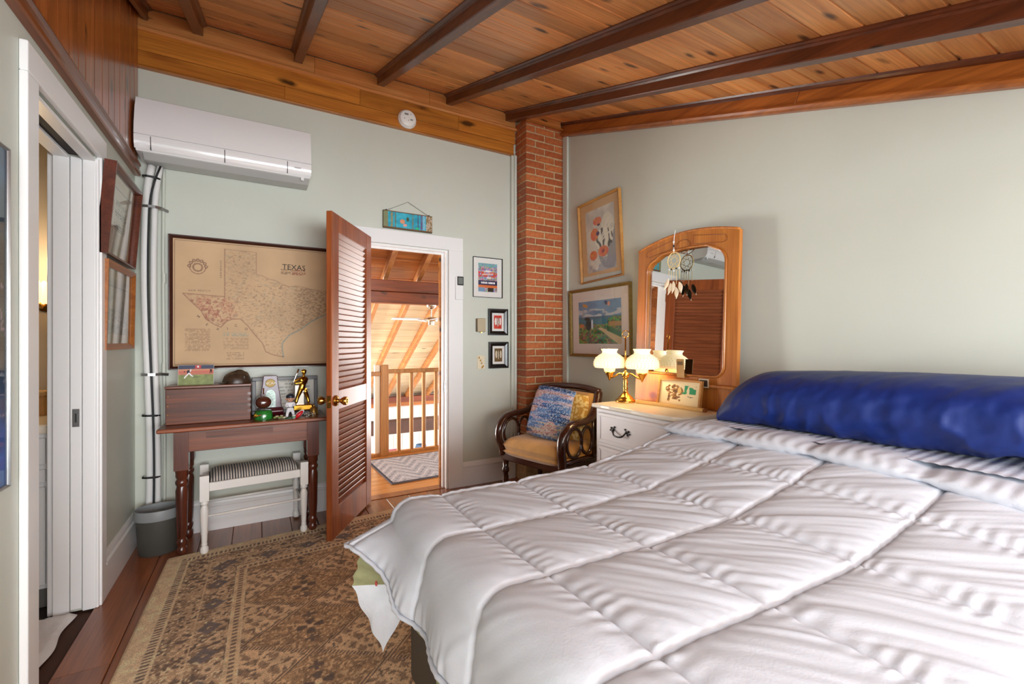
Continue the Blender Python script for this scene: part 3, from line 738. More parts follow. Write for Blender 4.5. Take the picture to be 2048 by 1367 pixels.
# ================================================================== THINGS ON THE WALLS
def RZ(side): return {'back': 0.0, 'right': -PI / 2, 'left': PI / 2}[side]
def framed(name, label, side, x, y, z, w, h, fw, fd, fmat, func, res, matw=0.0, matmat=None, tilt=0.0, roll=0.0, cat='picture', glass=True, lip=True):
    # centre of the back of the frame at (x, y, z); local x to the viewer's right, -y towards the viewer
    t = thing(name, label, cat, (x, y, z)); t.rotation_euler = (Matrix.Rotation(RZ(side), 4, 'Z') @ Matrix.Rotation(tilt, 4, 'X') @ Matrix.Rotation(roll, 4, 'Y')).to_euler()
    prof = [(0, 0), (0, -fd), (fw * .35, -fd), (fw * .8, -fd * .72), (fw, -fd * .55), (fw, 0)] if lip else [(0, 0), (0, -fd), (fw, -fd), (fw, 0)]
    m = MB(); cor = [(-1, -1), (1, -1), (1, 1), (-1, 1)]; P = []
    for sx, sz in cor:
        P.append([(sx * (w / 2 - o), d, sz * (h / 2 - o)) for o, d in prof])
    vs = [p for c in P for p in c]; n = len(prof); fs = []
    for i in range(4):
        j = (i + 1) % 4
        for k in range(n - 1): fs.append((i * n + k, j * n + k, j * n + k + 1, i * n + k + 1))
    m.add(vs, fs); m.build('frame', fmat, t)
    iw, ih = w - 2 * fw, h - 2 * fw
    d0 = -fd * .25
    if matw or matmat: bx('mat_board', matmat or MATB, t, -iw / 2, iw / 2, d0, -.001, -ih / 2, ih / 2)
    else: bx('backing', MATB, t, -iw / 2, iw / 2, d0, -.001, -ih / 2, ih / 2)
    sheet('print', t, iw - 2 * matw, ih - 2 * matw * (1 if not isinstance(matw, tuple) else 1), res[0], res[1], func, None, (0, d0 - .0008, 0))
    if glass:
        bx('glass_pane', M_GLASS, t, -iw / 2, iw / 2, -fd * .5 - .001, -fd * .5, -ih / 2, ih / 2)
    return t

# --- the large wall map (inner sheet 0.93 x 0.80 m)
MW, MH = .93, .797
def mp(cx, cy): return ((-.461 + (cx - 340) / 1125 * .793 + .461) / MW, 1 - (cy - 145) / 1045.0)
TX_W = [mp(*p) for p in ((725, 200), (725, 605), (410, 590), (455, 640), (500, 685), (545, 730), (580, 800), (640, 840), (695, 866), (740, 815), (785, 795), (850, 792), (910, 850), (960, 920), (1030, 1000), (1060, 1078), (1120, 1105), (1212, 1126))]
TX_C = [mp(*p) for p in ((1212, 1126), (1200, 1060), (1203, 1000), (1260, 930), (1370, 872), (1465, 800), (1600, 730), (1660, 700))]
TX_N = [mp(*p) for p in ((725, 200), (980, 205), (980, 400), (1030, 405), (1085, 432), (1140, 440), (1200, 470), (1260, 490), (1320, 480), (1400, 490), (1465, 505), (1600, 520), (1640, 700), (1660, 700))]
def texas(U, V):
    ax = MW / MH; im = solid(U, (205, 172, 134)); n = fbm(U * 5, V * 5, 3); im = im * (.93 + .14 * n)[..., None]
    x = U; inside = np.zeros(U.shape, bool)
    poly = TX_W + TX_C[1:] + TX_N[::-1][1:]
    j = len(poly) - 1
    for i in range(len(poly)):
        xi, yi = poly[i]; xj, yj = poly[j]
        inside ^= ((yi > V) != (yj > V)) & (U < (xj - xi) * (V - yi) / (yj - yi + 1e-9) + xi); j = i
    f1 = vnoise(U * 95, V * 150, 7); f2 = vnoise(U * 40, V * 40, 9); f3 = fbm(U * 9, V * 9, 13)
    im = put(im, inside * .17 * (f1 > .62), (128, 104, 84))
    im = put(im, inside * .22 * ((f1 > .80) & (f2 > .45)), (92, 70, 60))
    ridge = np.abs(fbm(U * 11, V * 11, 21) - .5); im = put(im, inside * np.clip(1 - ridge / .012, 0, 1) * .34, (124, 144, 140))
    ridge = np.abs(fbm(U * 16, V * 16, 31) - .5); im = put(im, inside * np.clip(1 - ridge / .012, 0, 1) * .2, (120, 88, 72))
    west = np.clip((mp(860, 0)[0] - U) * 9, 0, 1) * np.clip((V - mp(0, 880)[1]) * 14, 0, 1) * np.clip((mp(0, 590)[1] - V) * 20, 0, 1)
    im = put(im, inside * west * (fbm(U * 34, V * 30, 71, 2) > .5) * .28, (176, 104, 86)); im = put(im, inside * west * (vnoise(U * 120, V * 90, 41) > .68) * .45, (140, 70, 62))
    east = np.clip((U - mp(1270, 0)[0]) * 14, 0, 1); im = put(im, inside * east * (f1 > .5) * .2, (110, 80, 56))
    for cx, cy, r in ((520, 370, 0),):
        u0, v0 = mp(cx, cy); rr = np.hypot((U - u0) * ax, V - v0)
        im = put(im, (np.abs(rr - .030) < .006) * .6, (120, 88, 70)); im = put(im, (np.abs(rr - .052) < .003) * (V < v0 + .02) * .8, (130, 98, 78))
        an = np.arctan2(V - v0, (U - u0) * ax)
        for a in np.linspace(.15, PI - .15, 7):
            im = put(im, (np.hypot((U - u0) * ax - .056 * math.cos(a), V - v0 - .056 * math.sin(a)) < .013) * .75, (124, 90, 72))
            im = put(im, (np.hypot((U - u0) * ax - .056 * math.cos(a), V - v0 - .056 * math.sin(a)) < .006) * .8, (208, 176, 140))
    for d, w, c, k in ((segd(U, V, TX_W, ax), .0030, (112, 70, 58), .55), (segd(U, V, TX_N, ax), .0024, (122, 90, 74), .42), (segd(U, V, TX_C, ax), .005, (104, 140, 150), .5)):
        im = put(im, np.clip(1.4 - d / w, 0, 1) * k, c)
    for a, b, c, k in (((440, 620), (890, 1080), (150, 118, 90), .42), ((715, 915), (915, 1060), (128, 142, 132), .42), ((1190, 1410), (335, 385), (90, 60, 48), .7)):
        pass
    def textblock(x0, x1, y0, y1, col, k, lines, seed):
        u0, v1 = mp(x0, y0); u1, v0 = mp(x1, y1); m = (U > u0) & (U < u1) & (V > v0) & (V < v1)
        row = ((V - v0) / (v1 - v0) * lines) % 1.0
        return put(im, m * (row > .45) * (vnoise(U * 170, np.floor((V - v0) / (v1 - v0) * lines) * 7.3, seed) > .35) * k, col)
    im = textblock(425, 615, 880, 1070, (142, 112, 86), .5, 15, 3); im = textblock(715, 915, 910, 945, (128, 152, 146), .6, 3, 4)
    im = textblock(715, 915, 955, 1060, (150, 122, 96), .45, 8, 5); im = textblock(740, 880, 1080, 1145, (140, 112, 88), .5, 5, 6)
    im = textblock(1190, 1300, 335, 385, (104, 80, 60), .7, 4, 8); im = textblock(1290, 1410, 335, 385, (140, 60, 50), .8, 4, 9)
    e = np.minimum(np.minimum(U, 1 - U) * MW, np.minimum(V, 1 - V) * MH)
    im = put(im, (np.abs(e - .009) < .0014) * .7, (90, 66, 48))
    return im
t = framed('wall_map', 'large framed antique tan map lettered TEXAS hanging above the desk', 'back', .004, YB - .001, 1.4575, .97, .842, .021, .028, FRAMEW, texas, (330, 280), cat='map', glass=False)
def onmap(cx, cy): return (-.461 + (cx - 340) / 1125 * .793 - .004, 1.855 - (cy - 145) / 1045.0 * .797 - 1.4575)
zx = onmap(1303, 312); text_mesh('lettering', 'TEXAS', .050, INK, t, (zx[0], -.0085, zx[1])).scale = (1.0, 1.0, 1)
for c, p, r in (('M', (525, 780), -.6), ('E', (590, 845), -.55), ('X', (672, 882), -.4), ('I', (748, 876), .35), ('C', (815, 850), .3), ('O', (897, 878), -.4)):
    q = onmap(*p); text_mesh('lettering', c, .022, INK, t, (q[0], -.0085, q[1]), (PI / 2, -r, 0))
q = onmap(535, 562); text_mesh('lettering', 'N E W   M E X I C O', .013, INK, t, (q[0], -.0085, q[1]), (PI / 2, -.03, 0))
q = onmap(697, 372); text_mesh('lettering', 'N E W  M E X I C O', .013, INK, t, (q[0], -.0085, q[1]), (PI / 2, -PI / 2, 0))

# --- back wall, right of the doorway
def crowd(U, V):
    n1 = vnoise(U * 24, V * 32, 1); n2 = vnoise(U * 30, V * 40, 2); n3 = vnoise(U * 26, V * 36, 3)
    im = np.stack([60 + 190 * n1, 60 + 170 * n2, 80 + 160 * n3], -1)
    im = put(im, (V > .88) * .7, (110, 180, 190)); im = put(im, ((V > .52) & (V < .70) & (vnoise(U * 16, V * 20, 9) > .4)), (214, 70, 50))
    im = put(im, (np.abs(V - .62 - .08 * (U - .5)) < .02) & (U > .2) & (U < .8), (240, 200, 190)); im = put(im, ell(U, V, .5, .72, .2, .03) | ell(U, V, .55, .5, .14, .025), (240, 236, 232))
    im = put(im, (V < .40) & (V > .24), (44, 36, 78)); im = put(im, (V < .345) & (V > .28) & (U > .15) & (U < .88) & (vnoise(U * 40, V * 6, 4) > .3), (238, 236, 240))
    im = put(im, (V < .24) & (V > .14), (222, 116, 58)); im = put(im, (V < .14) & (U < .33), (120, 160, 190)); im = put(im, (V < .14) & (U > .5) & (U < .8), (52, 36, 30))
    return im
framed('event_poster', 'colourful crowd scene poster in thin frame with wide white mat', 'back', 1.729, YB - .001, 1.766, .282, .345, .005, .016, BLACKF, crowd, (64, 80), matw=.045)
def shoes(bgc, fg):
    def f(U, V):
        im = solid(U, bgc) * (.85 + .3 * vnoise(U * 9, V * 9, 5))[..., None]
        m = ell(U, V, .25, .55, .15, .28) | ell(U, V, .80, .55, .13, .28) | ell(U, V, .52, .5, .07, .33); im = put(im, m, fg)
        return put(im, ell(U, V, .40, .55, .05, .3) | ell(U, V, .65, .55, .045, .3), tuple(c * .5 for c in bgc))
    return f
t = framed('framed_shoe_print', 'small print on red ground in wide black frame, upper of the pair', 'back', 1.826, YB - .001, 1.384, .19, .23, .036, .022, BLACKF, shoes((206, 60, 44), (244, 236, 226)), (30, 40), matw=.021)
t = framed('framed_shoe_print', 'small sepia brown print in wide black frame, lower of the pair', 'back', 1.831, YB - .001, 1.096, .19, .23, .036, .022, BLACKF, shoes((112, 82, 44), (222, 206, 176)), (30, 40), matw=.021)
t = thing('door_chime', 'small tan box mounted on the wall left of the red print', 'chime', (1.657, YB - .001, 1.354))
bx('case', paint('tan_chime_plastic', (182, 168, 140), .5), t, -.038, .038, -.035, 0, -.058, .058, bevel=.006, seg=2); bx('side_trim', paint('brown_trim_plastic', (112, 84, 60), .4), t, -.041, -.0385, -.03, 0, -.055, .055); bx('button', BRASS, t, -.006, .006, -.03, -.01, -.066, -.059)
t = thing('switch_plate', 'cream light switch plate with worn brass pattern', 'switch', (1.665, YB - .001, 1.036))
bx('plate', CREAMP, t, -.036, .036, -.006, 0, -.058, .058, bevel=.003, seg=2); bx('toggle', CREAMP, t, -.004, .004, -.016, -.006, -.004, .014, bevel=.002)
for k, (a, b) in enumerate(((-.02, .04), (-.008, .018), (.004, -.006), (.018, -.034), (.008, -.044))): MB().ball((a, -.006, b), .007, .002, .009, 8, 6).build('gilt_spray', BRASS, t)
t = thing('remote_holder', 'white wall holder with small black keypad on the door casing', 'remote', (1.452, YB - .0235, 1.655))
bx('holder', WHITE, t, -.034, .036, -.012, 0, -.095, .095, bevel=.003); bx('keypad', BLACK, t, -.02, .036, -.016, -.0121, .025, .098, bevel=.002); bx('screen', paint('grey_screen', (110, 116, 112), .3), t, -.012, .028, -.0168, -.0161, .036, .088)
t = thing('smoke_detector', 'round white smoke detector on the wood trim below the ceiling', 'smoke detector', (1.013, YB - .0235, 2.947), 0, None, (PI / 2, 0, 0))
MB().lathe([(.072, 0), (.072, .012), (.066, .02), (.06, .036), (.05, .042), (.001, .042)], seg=36, caps=False).build('housing', paint('white_detector_plastic', (236, 234, 230), .4), t, smooth=True, auto=35)
for a, b, w, h in ((-.015, .025, .03, .014), (.025, -.012, .02, .01)): bx('label', paint('grey_label_ink', (128, 128, 126), .6) if 'grey_label_ink' not in bpy.data.materials else bpy.data.materials['grey_label_ink'], t, a - w / 2, a + w / 2, b - h / 2, b + h / 2, .0421, .0426)
for a, b in ((0, -.02), (-.03, -.01), (.02, .03)): MB().lathe([(.003, .042), (.003, .0432)], (a, b, 0), 8).build('vent_hole', BLACK, t)
# --- hanging painted sign over the doorway
def signp(U, V):
    n = fbm(U * 12, V * 5, 3); im = np.stack([30 + 50 * n, 130 + 70 * n, 160 + 60 * n], -1)
    im = put(im, (U < .09) * .8, (150, 130, 80)); im = put(im, (U > .87) * .9, (150, 112, 70)); im = put(im, ((U > .87) & (vnoise(U * 50, V * 16, 6) > .5)), (190, 170, 150))
    for a, b, c in ((.16, .02, (160, 140, 90)), (.24, .012, (120, 110, 80)), (.59, .015, (120, 130, 110)), (.77, .02, (110, 90, 130)), (.82, .03, (140, 190, 214)), (.70, .012, (90, 60, 90))): im = put(im, (np.abs(U - a) < b) * (.5 + .5 * (vnoise(U * 40, V * 20, 8) > .4)), c)
    im = put(im, ell(U, V, .38, .45, .05, .13), (222, 150, 110)); im = put(im, ell(U, V, .43, .25, .04, .08), (230, 160, 150)); im = put(im, ell(U, V, .485, .62, .025, .13), (70, 76, 40)); im = put(im, ell(U, V, .68, .14, .035, .07), (50, 190, 130))
    e = (V < .06) | (V > .95); return put(im, e, (110, 80, 50))
t = thing('painted_sign', 'turquoise painted wooden sign hung by a wire over the doorway', 'sign', (1.026, YB - .003, 2.155))
bx('board', paint('worn_sign_board', (96, 84, 66), .7), t, -.196, .196, -.018, 0, -.069, .067, bevel=.002); sheet('print', t, .388, .132, 96, 36, signp, None, (0, -.0188, -.001))
MB().tube([(-.17, -.008, .066), (0, -.006, .155), (.17, -.008, .066)], .0016, 6).build('hanging_wire', STEEL, t); 
for sx in (-1, 1): MB().ball((sx * .17, -.01, .07), .006, seg=8, rings=6).build('eyelet', IRON, t)

# --- right wall
def poppy(U, V):
    n = fbm(U * 5, V * 7, 2); im = solid(U, (216, 210, 198)) * (.82 + .3 * n)[..., None]
    im = put(im, (ell(U, V, .8, .35, .4, .35) & (n > .45)) * .6, (122, 122, 132)); im = put(im, ell(U, V, .76, .66, .22, .22, .4) * .8, (232, 226, 206)); im = put(im, ell(U, V, .2, .5, .25, .2) * .6, (226, 222, 206))
    w = np.sin((U * 34 + V * 14) + 5 * vnoise(U * 8, V * 8, 4)); z = ell(U, V, .62, .48, .30, .19)
    im = put(im, z & (w > .1), (236, 232, 214)); im = put(im, z & (w < -.45), (96, 90, 84))
    for cx, cy, rx, ry in ((.42, .80, .15, .065), (.30, .60, .14, .10), (.58, .30, .18, .085), (.24, .27, .14, .075)):
        k = ell(U, V, cx, cy, rx, ry); c = np.stack([214 + 22 * n, 96 + 60 * vnoise(U * 18, V * 18, 6), 66 + 40 * n], -1); im = np.where(k[..., None], c, im)
    st = (segd(U, V, [(.9, .72), (.7, .62), (.55, .5)], .75) < .012) | (segd(U, V, [(.95, .6), (.75, .55), (.5, .45)], .75) < .012) | (segd(U, V, [(.8, .78), (.66, .66), (.5, .48)], .75) < .010); im = put(im, st, (238, 234, 216))
    im = put(im, ell(U, V, .42, .60, .06, .035), (82, 52, 96)); im = put(im, ell(U, V, .58, .30, .05, .03), (166, 70, 72)); im = put(im, ell(U, V, .46, .735, .05, .02), (92, 56, 70))
    im = put(im, (V < .2) * (vnoise(U * 9, V * 12, 7) > .5) * .6, (150, 152, 166)); return im
framed('poppy_watercolour', 'upright watercolour of orange poppies in a pale oak frame', 'right', XR - .001, 2.772, 2.04, .50, .665, .016, .03, FRAME_P, poppy, (90, 120), matw=.062, matmat=TANB, tilt=.03, roll=-.035)
def beach(U, V):
    n = fbm(U * 7, V * 7, 2); im = solid(U, (120, 152, 186)) * (.85 + .25 * n)[..., None]
    im = put(im, ((V > .62) & (V < .82) & (fbm(U * 4, V * 11, 8) > .46)) * .75, (214, 212, 208)); im = put(im, V < .64, (62, 122, 140)); im = put(im, (V < .64) & (V > .58), (74, 116, 138))
    land = V < .42 + .10 * fbm(U * 6, V * 0 + 3, 4) + .12 * (U > .7); g = np.stack([50 + 120 * vnoise(U * 30, V * 30, 3), 70 + 110 * vnoise(U * 32, V * 30, 5), 50 + 60 * n], -1); im = np.where(land[..., None], g, im)
    im = put(im, (V < .36) & (V > .30 - .8 * (U - .55)) & (U > .42) & (V < .62 - .45 * U), (206, 182, 138)); im = put(im, (V < .45 - .5 * (U - .62)) & (V > .33 - .5 * (U - .62)) & (U > .68), (66, 116, 78))
    im = put(im, (U > .72) & (V > .4) & (V < .5), (176, 138, 88)); im = put(im, ell(U, V, .08, .42, .06, .05), (196, 122, 76)); im = put(im, ell(U, V, .22, .58, .07, .04) | ell(U, V, .25, .45, .07, .14), (34, 56, 62)); im = put(im, ell(U, V, .34, .45, .025, .12), (206, 218, 232))
    im = put(im, (np.abs(U - .115) < .006) & (V > .6) | (np.abs(U - .64) < .006) & (V > .58), (150, 150, 150)); im = put(im, ell(U, V, .17, .90, .07, .035, -.4), (206, 148, 70)); im = put(im, ell(U, V, .67, .93, .03, .05, .4), (70, 72, 110)); im = put(im, ell(U, V, .73, .9, .03, .05), (222, 150, 120))
    return im
t = framed('seaside_print', 'framed seaside print with flags, white mat and antique gold frame', 'right', XR - .001, 2.79, 1.372, .735, .57, .024, .03, FRAME_G, beach, (110, 90), matw=.085, matmat=PALEMAT, tilt=.02)
MB().tube([(.0 + .012 * k, -.0085, -.222 + .012 * math.sin(k * 2.1) + .004 * math.cos(k * 5)) for k in range(10)], .0012, 4).build('signature', paint('pencil_grey', (130, 126, 124), .8), t)

# --- left wall
def letter(U, V):
    im = solid(U, (214, 206, 192)); im = put(im, (U > .08) & (U < .9) & (V > .08) & (V < .92), (224, 216, 202)); e = np.minimum(np.minimum(np.abs(U - .06), np.abs(U - .92)), np.minimum(np.abs(V - .06), np.abs(V - .93)))
    im = put(im, (e < .005) & (U > .05) & (U < .93) & (V > .05) & (V < .94), (120, 110, 104)); row = (V * 26) % 1
    im = put(im, (U > .30) & (U < .82) & (V > .28) & (V < .76) & (row > .5) & (vnoise(U * 90, np.floor(V * 26) * 5.1, 3) > .35), (96, 92, 96)); im = put(im, ell(U, V, .18, .62, .07, .14), (176, 92, 84)); return put(im, ell(U, V, .18, .70, .05, .05), (60, 56, 52))
framed('framed_document', 'framed certificate with a red crest tilting off the left wall', 'left', XL + .014, 2.985, 1.84, .54, .435, .022, .045, FRAME_R, letter, (90, 74), matw=.04, matmat=CREAM, tilt=.075, roll=0)
def etching(U, V):
    n = fbm(U * 3 + .3, V * 9, 3); im = solid(U, (196, 190, 176)); im = im * (.8 + .35 * n)[..., None]; im = put(im, (V < .45) * (vnoise(U * 30, V * 40, 3) > .5) * .5, (112, 108, 104)); return put(im, (np.abs(V - .86) < .01), (120, 116, 110))
framed('framed_etching', 'framed pale landscape etching in honey wood below the certificate', 'left', XL + .002, 3.03, 1.388, .545, .43, .03, .03, FRAME_H, etching, (80, 66), matw=.045, matmat=CREAM, tilt=.02)
def underwater(U, V):
    n = fbm(U * 6, V * 12, 3); c1 = np.array((58, 104, 150.)); c2 = np.array((40, 66, 72.)); c3 = np.array((36, 96, 180.)); k = np.clip((V - .15) * 4, 0, 1)[..., None]; kk = np.clip((V - .72) * 5, 0, 1)[..., None]
    im = (c3 * (1 - k) + c2 * k) * (1 - kk) + c1 * kk; im = im * (.55 + .9 * n)[..., None]; return put(im, (vnoise(U * 60, V * 90, 9) > .8) & (V > .2) & (V < .6), (150, 140, 160))
framed('ocean_poster', 'tall blue ocean poster in a thin silver frame at the left edge', 'left', XL + .001, 1.53, 1.281, .67, .985, .006, .014, STEEL, underwater, (90, 130))

# ================================================================== AIR CONDITIONER AND ITS LINES
t = thing('air_conditioner', 'glossy white wall mounted air conditioner with louvre flaps', 'air conditioner', (-.152, YB - .001, 2.3))
prof = [(0, .005), (-.13, .0), (-.175, .012), (-.198, .045), (-.205, .085), (-.2, .16), (-.178, .26), (-.15, .325), (-.14, .33), (0, .335)]
AW = .462
m = MB(); m.prism([(-.002, .005), (-.17, .012), (-.19, .045), (-.197, .085), (-.192, .16), (-.17, .26), (-.142, .322), (0, .328)], -AW + .004, AW - .004, 'x'); m.build('body', ACW, t, smooth=True, auto=25)
m = MB(); m.prism([(-.197, .098), (-.205, .1), (-.2, .16), (-.178, .26), (-.152, .326), (-.144, .332), (-.142, .322), (-.17, .26), (-.19, .16)], -AW, AW, 'x'); m.build('front_panel', ACW, t, smooth=True, auto=25)
fp = [(-.196, .092), (-.204, .095), (-.205, .085), (-.199, .045), (-.186, .02), (-.178, .022), (-.19, .045)]
for a, b in ((-AW, -.388), (-.384, -.028), (-.024, .318), (.322, AW)):
    m = MB(); m.prism(fp, a, b, 'x'); m.build('louvre_flap', ACW, t, smooth=True, auto=25)
for x in (-.386, -.026, .32): bx('seam', BLACK, t, x - .002, x + .002, -.198, -.18, .02, .094)
MB().prism([(-.01, -.022), (-.12, -.02), (-.165, .012), (-.01, .006)], -AW + .03, AW - .01, 'x').build('underside_tray', ACG, t, bevel=.004)
bx('spec_label', ACG, t, .09, .26, -.135, -.06, -.0235, -.0222); bx('energy_tag', WHITE, t, .402, .42, -.17, -.165, -.008, .012); bx('indicator_window', ACG, t, .36, .40, -.2062, -.2044, .055, .062)
t = thing('pipe_bundle', 'white wrapped refrigerant pipes with black cable down the corner', 'pipes', (-.565, YB - .055, 0))
def wig(x, ph, am=.008, z0=.16, z1=2.272, dy=0.0, top=None):
    pts = [(x + am * math.sin(z * 2.6 + ph), dy + .004 * math.sin(z * 3.1 + ph * 2), z) for z in np.linspace(z0, z1, 46)]
    if top: pts[-6:] = [(p[0] + top * ((k + 1) / 6.0) ** 2, p[1], p[2]) for k, p in enumerate(pts[-6:])]
    return pts
MB().tube(wig(-.012, .3, .012, top=.02), .020, 14).build('wrapped_pipe', PIPEW, t, smooth=True)
MB().tube(wig(.027, .5, .010, top=.02), .016, 14).build('wrapped_pipe', PIPEW, t, smooth=True)
MB().tube(wig(.008, .4, .014, dy=-.018, top=.045), .0055, 8).build('black_cable', BLACK, t, smooth=True)
MB().tube(wig(.062, .1, .003, .2, 2.27, dy=.035), .0085, 10).build('painted_conduit', WALL, t, smooth=True)
for z in (2.02, 1.015):
    sp = MB(); sp.tube([(-.05, .04, z - .004), (-.036, -.02, z), (-.005, -.03, z), (.03, -.028, z), (.055, -.01, z), (.085, .03, z - .006)], .011, 4, sq=(.12, 1)); sp.build('pipe_strap', STEEL, t)
for z in (2.2, .77, .4): MB().tube([(-.034, .01, z + .002), (-.034, -.016, z + .001), (-.01, -.026, z), (.03, -.024, z - .002), (.05, -.004, z - .006)], .006, 6, sq=(.35, 1)).build('cable_tie', BLACK, t)
for z in (1.6, 1.05): MB().tube([(.062, .032, z - .03), (.062, .032, z + .03)], .011, 10).build('conduit_coupling', WALL, t, smooth=True, auto=40)
# ================================================================== DESK AND WHAT STANDS ON IT
t = thing('wooden_desk', 'dark antique wooden desk on turned legs under the map', 'desk', (-.04, 3.26, .0115))
bx('desk_top', DESKW, t, -.445, .425, -.178, .178, .6925, .7165, bevel=.006, seg=2)
bx('apron', DESKW, t, -.33, .34, -.155, -.135, .575, .692, bevel=.002); bx('apron', DESKW, t, -.33, .34, .12, .14, .575, .692, bevel=.002)
bx('apron', DESKW, t, -.345, -.325, -.12, .12, .575, .692, bevel=.002); bx('apron', DESKW, t, .335, .355, -.12, .12, .575, .692, bevel=.002)
lp = [(.018, 0), (.026, .012), (.027, .03), (.019, .045), (.025, .06), (.027, .075), (.02, .09), (.024, .11), (.027, .17), (.029, .3), (.03, .36), (.024, .385), (.031, .4), (.031, .412), (.024, .425), (.03, .44), (.03, .46), (.034, .478)]
leg = None
for sx in (-.335, .345):
    for sy in (-.14, .13):
        m = MB(); m.lathe(lp if sy < 0 else [(.018, -.0112)] + lp[1:], seg=18); m.box(-.034, .034, -.034, .034, .478, .692); o = m.build('leg', DESKV, t, smooth=True, auto=35); o.location = (sx, sy, 0)
bx('apron_patch', CRATE, t, -.22, .12, -.157, -.1551, .645, .68)

t = thing('wooden_crate', 'worn dark wooden crate box with lid on the desk', 'crate', (-.25, 3.30, .7285), math.radians(-1))
bx('front_board', CRATE, t, -.212, .212, -.085, -.07, .0, .208, bevel=.003); bx('back_board', CRATE, t, -.212, .212, .07, .085, 0, .208, bevel=.003)
bx('side_board', CRATE, t, -.212, -.197, -.07, .07, 0, .208); bx('side_board', CRATE, t, .197, .212, -.07, .07, 0, .208); bx('base_board', CRATE, t, -.197, .197, -.07, .07, 0, .012)
bx('lid', DESKW, t, -.216, .216, -.09, .09, .2085, .224, bevel=.003)
for z in (.06, .11, .165): MB(Matrix.Translation((-.2, -.085, z)) @ Matrix.Rotation(PI / 2, 4, 'X')).lathe([(.004, 0), (.003, .002)], seg=8).build('nail_head', BRASS, t)
for z in (.05, .085, .12, .155): bx('finger_joint', DESKV, t, .196, .2125, -.0862, -.0848, z, z + .016)
ST = paint('faded_stencil_ink', (142, 92, 74), .8)
for k in range(7):   # worn, no longer legible stencil marks
    x = -.12 + .04 * k; m = MB()
    m.tube([(x - .010, -.0852, .085 + .004 * (k % 2)), (x - .012, -.0852, .122)], .0016, 4, sq=(1, .4)); m.tube([(x - .012, -.0852, .122), (x + .006, -.0852, .116 - .006 * (k % 3)), (x + .009, -.0852, .088)], .0014, 4, sq=(1, .4)); m.build('worn_stencil', ST, t)
def bball(U, V):
    n = fbm(U * 9, V * 6, 4); im = solid(U, (140, 150, 100)) * (.85 + .3 * n)[..., None]; im = put(im, V > .52, (206, 120, 104)); im = put(im, V > .72, (210, 150, 120)); im = put(im, (V > .52) & (V < .6), (196, 130, 110)); im = put(im, V > .80, (78, 84, 104))
    im = put(im, (V > .82) & (U > .46) & (U < .64), (190, 80, 84)); im = put(im, ell(U, V, .55, .92, .03, .05), (236, 230, 230)); im = put(im, ell(U, V, .28, .66, .05, .10), (60, 56, 66)); im = put(im, ell(U, V, .17, .68, .02, .03), (60, 44, 40))
    im = put(im, (segd(U, V, [(.30, .6), (.20, .42), (.18, .36)], 1.5) < .03) | (segd(U, V, [(.30, .6), (.36, .48), (.40, .44)], 1.5) < .03), (240, 240, 240)); im = put(im, segd(U, V, [(.35, .78), (.33, .68)], 1.5) < .022, (236, 236, 236)); im = put(im, ell(U, V, .92, .72, .035, .07), (60, 40, 40)); im = put(im, (segd(U, V, [(.92, .68), (.89, .58)], 1.5) < .018) | (segd(U, V, [(.93, .68), (.95, .60)], 1.5) < .018), (90, 40, 40)); return put(im, ell(U, V, .5, .40, .14, .03) * .5, (90, 110, 80))
t = thing('baseball_photo', 'baseball player photo card propped on the crate', 'photo', (-.325, 3.275, .953), 0, None, (-.16, 0, math.radians(-2)))
sheet('print', t, .176, .118, 88, 60, bball, None, (0, -.0012, .059)); bx('card', MATB, t, -.089, .089, -.001, .001, 0, .119)
# worn leather cap
t = thing('leather_cap', 'dark brown worn cap lying on the wooden crate', 'cap', (-.115, 3.30, .9535), math.radians(8))
P = []
for i in range(19):
    ph = PI / 2 * i / 18; row = []
    for k in range(29):
        a = 2 * PI * k / 28; r = math.cos(ph) ** .7
        row.append((.078 * r * math.cos(a) * (1 + .04 * math.sin(3 * a)), .065 * r * math.sin(a), .073 * math.sin(ph) * (1 + .10 * math.cos(a - .6) + .05 * math.sin(5 * a + 9 * ph))))
    P.append(row)
LEATH = paint('dark_brown_leather', (62, 44, 32), .35, var=.3, vscale=25, bump=.4, bscale=50)
MB().grid(P).build('crown', LEATH, t, smooth=True)
P = [[(-.045 - .055 * (i / 6.0) * math.cos(a * .9), .062 * math.sin(a), .014 - .012 * (i / 6.0)) for a in np.linspace(-1.1, 1.1, 13)] for i in range(7)]
MB().grid(P).build('brim', LEATH, t, smooth=True, recalc=False)
bx('buckle', IRON, t, .03, .034, -.066, -.06, .03, .045)
# framed diploma leaning behind the trophies
def dip(U, V):
    im = solid(U, (216, 214, 204)); row = (V * 9) % 1; return put(im, (U > .08) & (U < .92) & (row > .6) & (vnoise(U * 40, np.floor(V * 9) * 3.3, 2) > .45), (170, 170, 164))
t = thing('framed_certificate', 'dark framed pale certificate leaning on the wall behind the trophies', 'picture', (.165, 3.405, .7285), 0, None, (-.09, 0, 0))
m = MB(); w, h, q = .40, .245, .024
m.box(-w / 2, w / 2, -.008, .006, 0, q).box(-w / 2, w / 2, -.008, .006, h - q, h).box(-w / 2, -w / 2 + q, -.008, .006, q, h - q).box(w / 2 - q, w / 2, -.008, .006, q, h - q); m.build('frame', paint('dusk_brown_frame', (54, 42, 42), .35), t, bevel=.002)
bx('backing', MATB, t, -w / 2 + q, w / 2 - q, 0, .004, q, h - q); sheet('print', t, w - 2 * q, h - 2 * q, 60, 36, dip, None, (0, -.0008, h / 2))
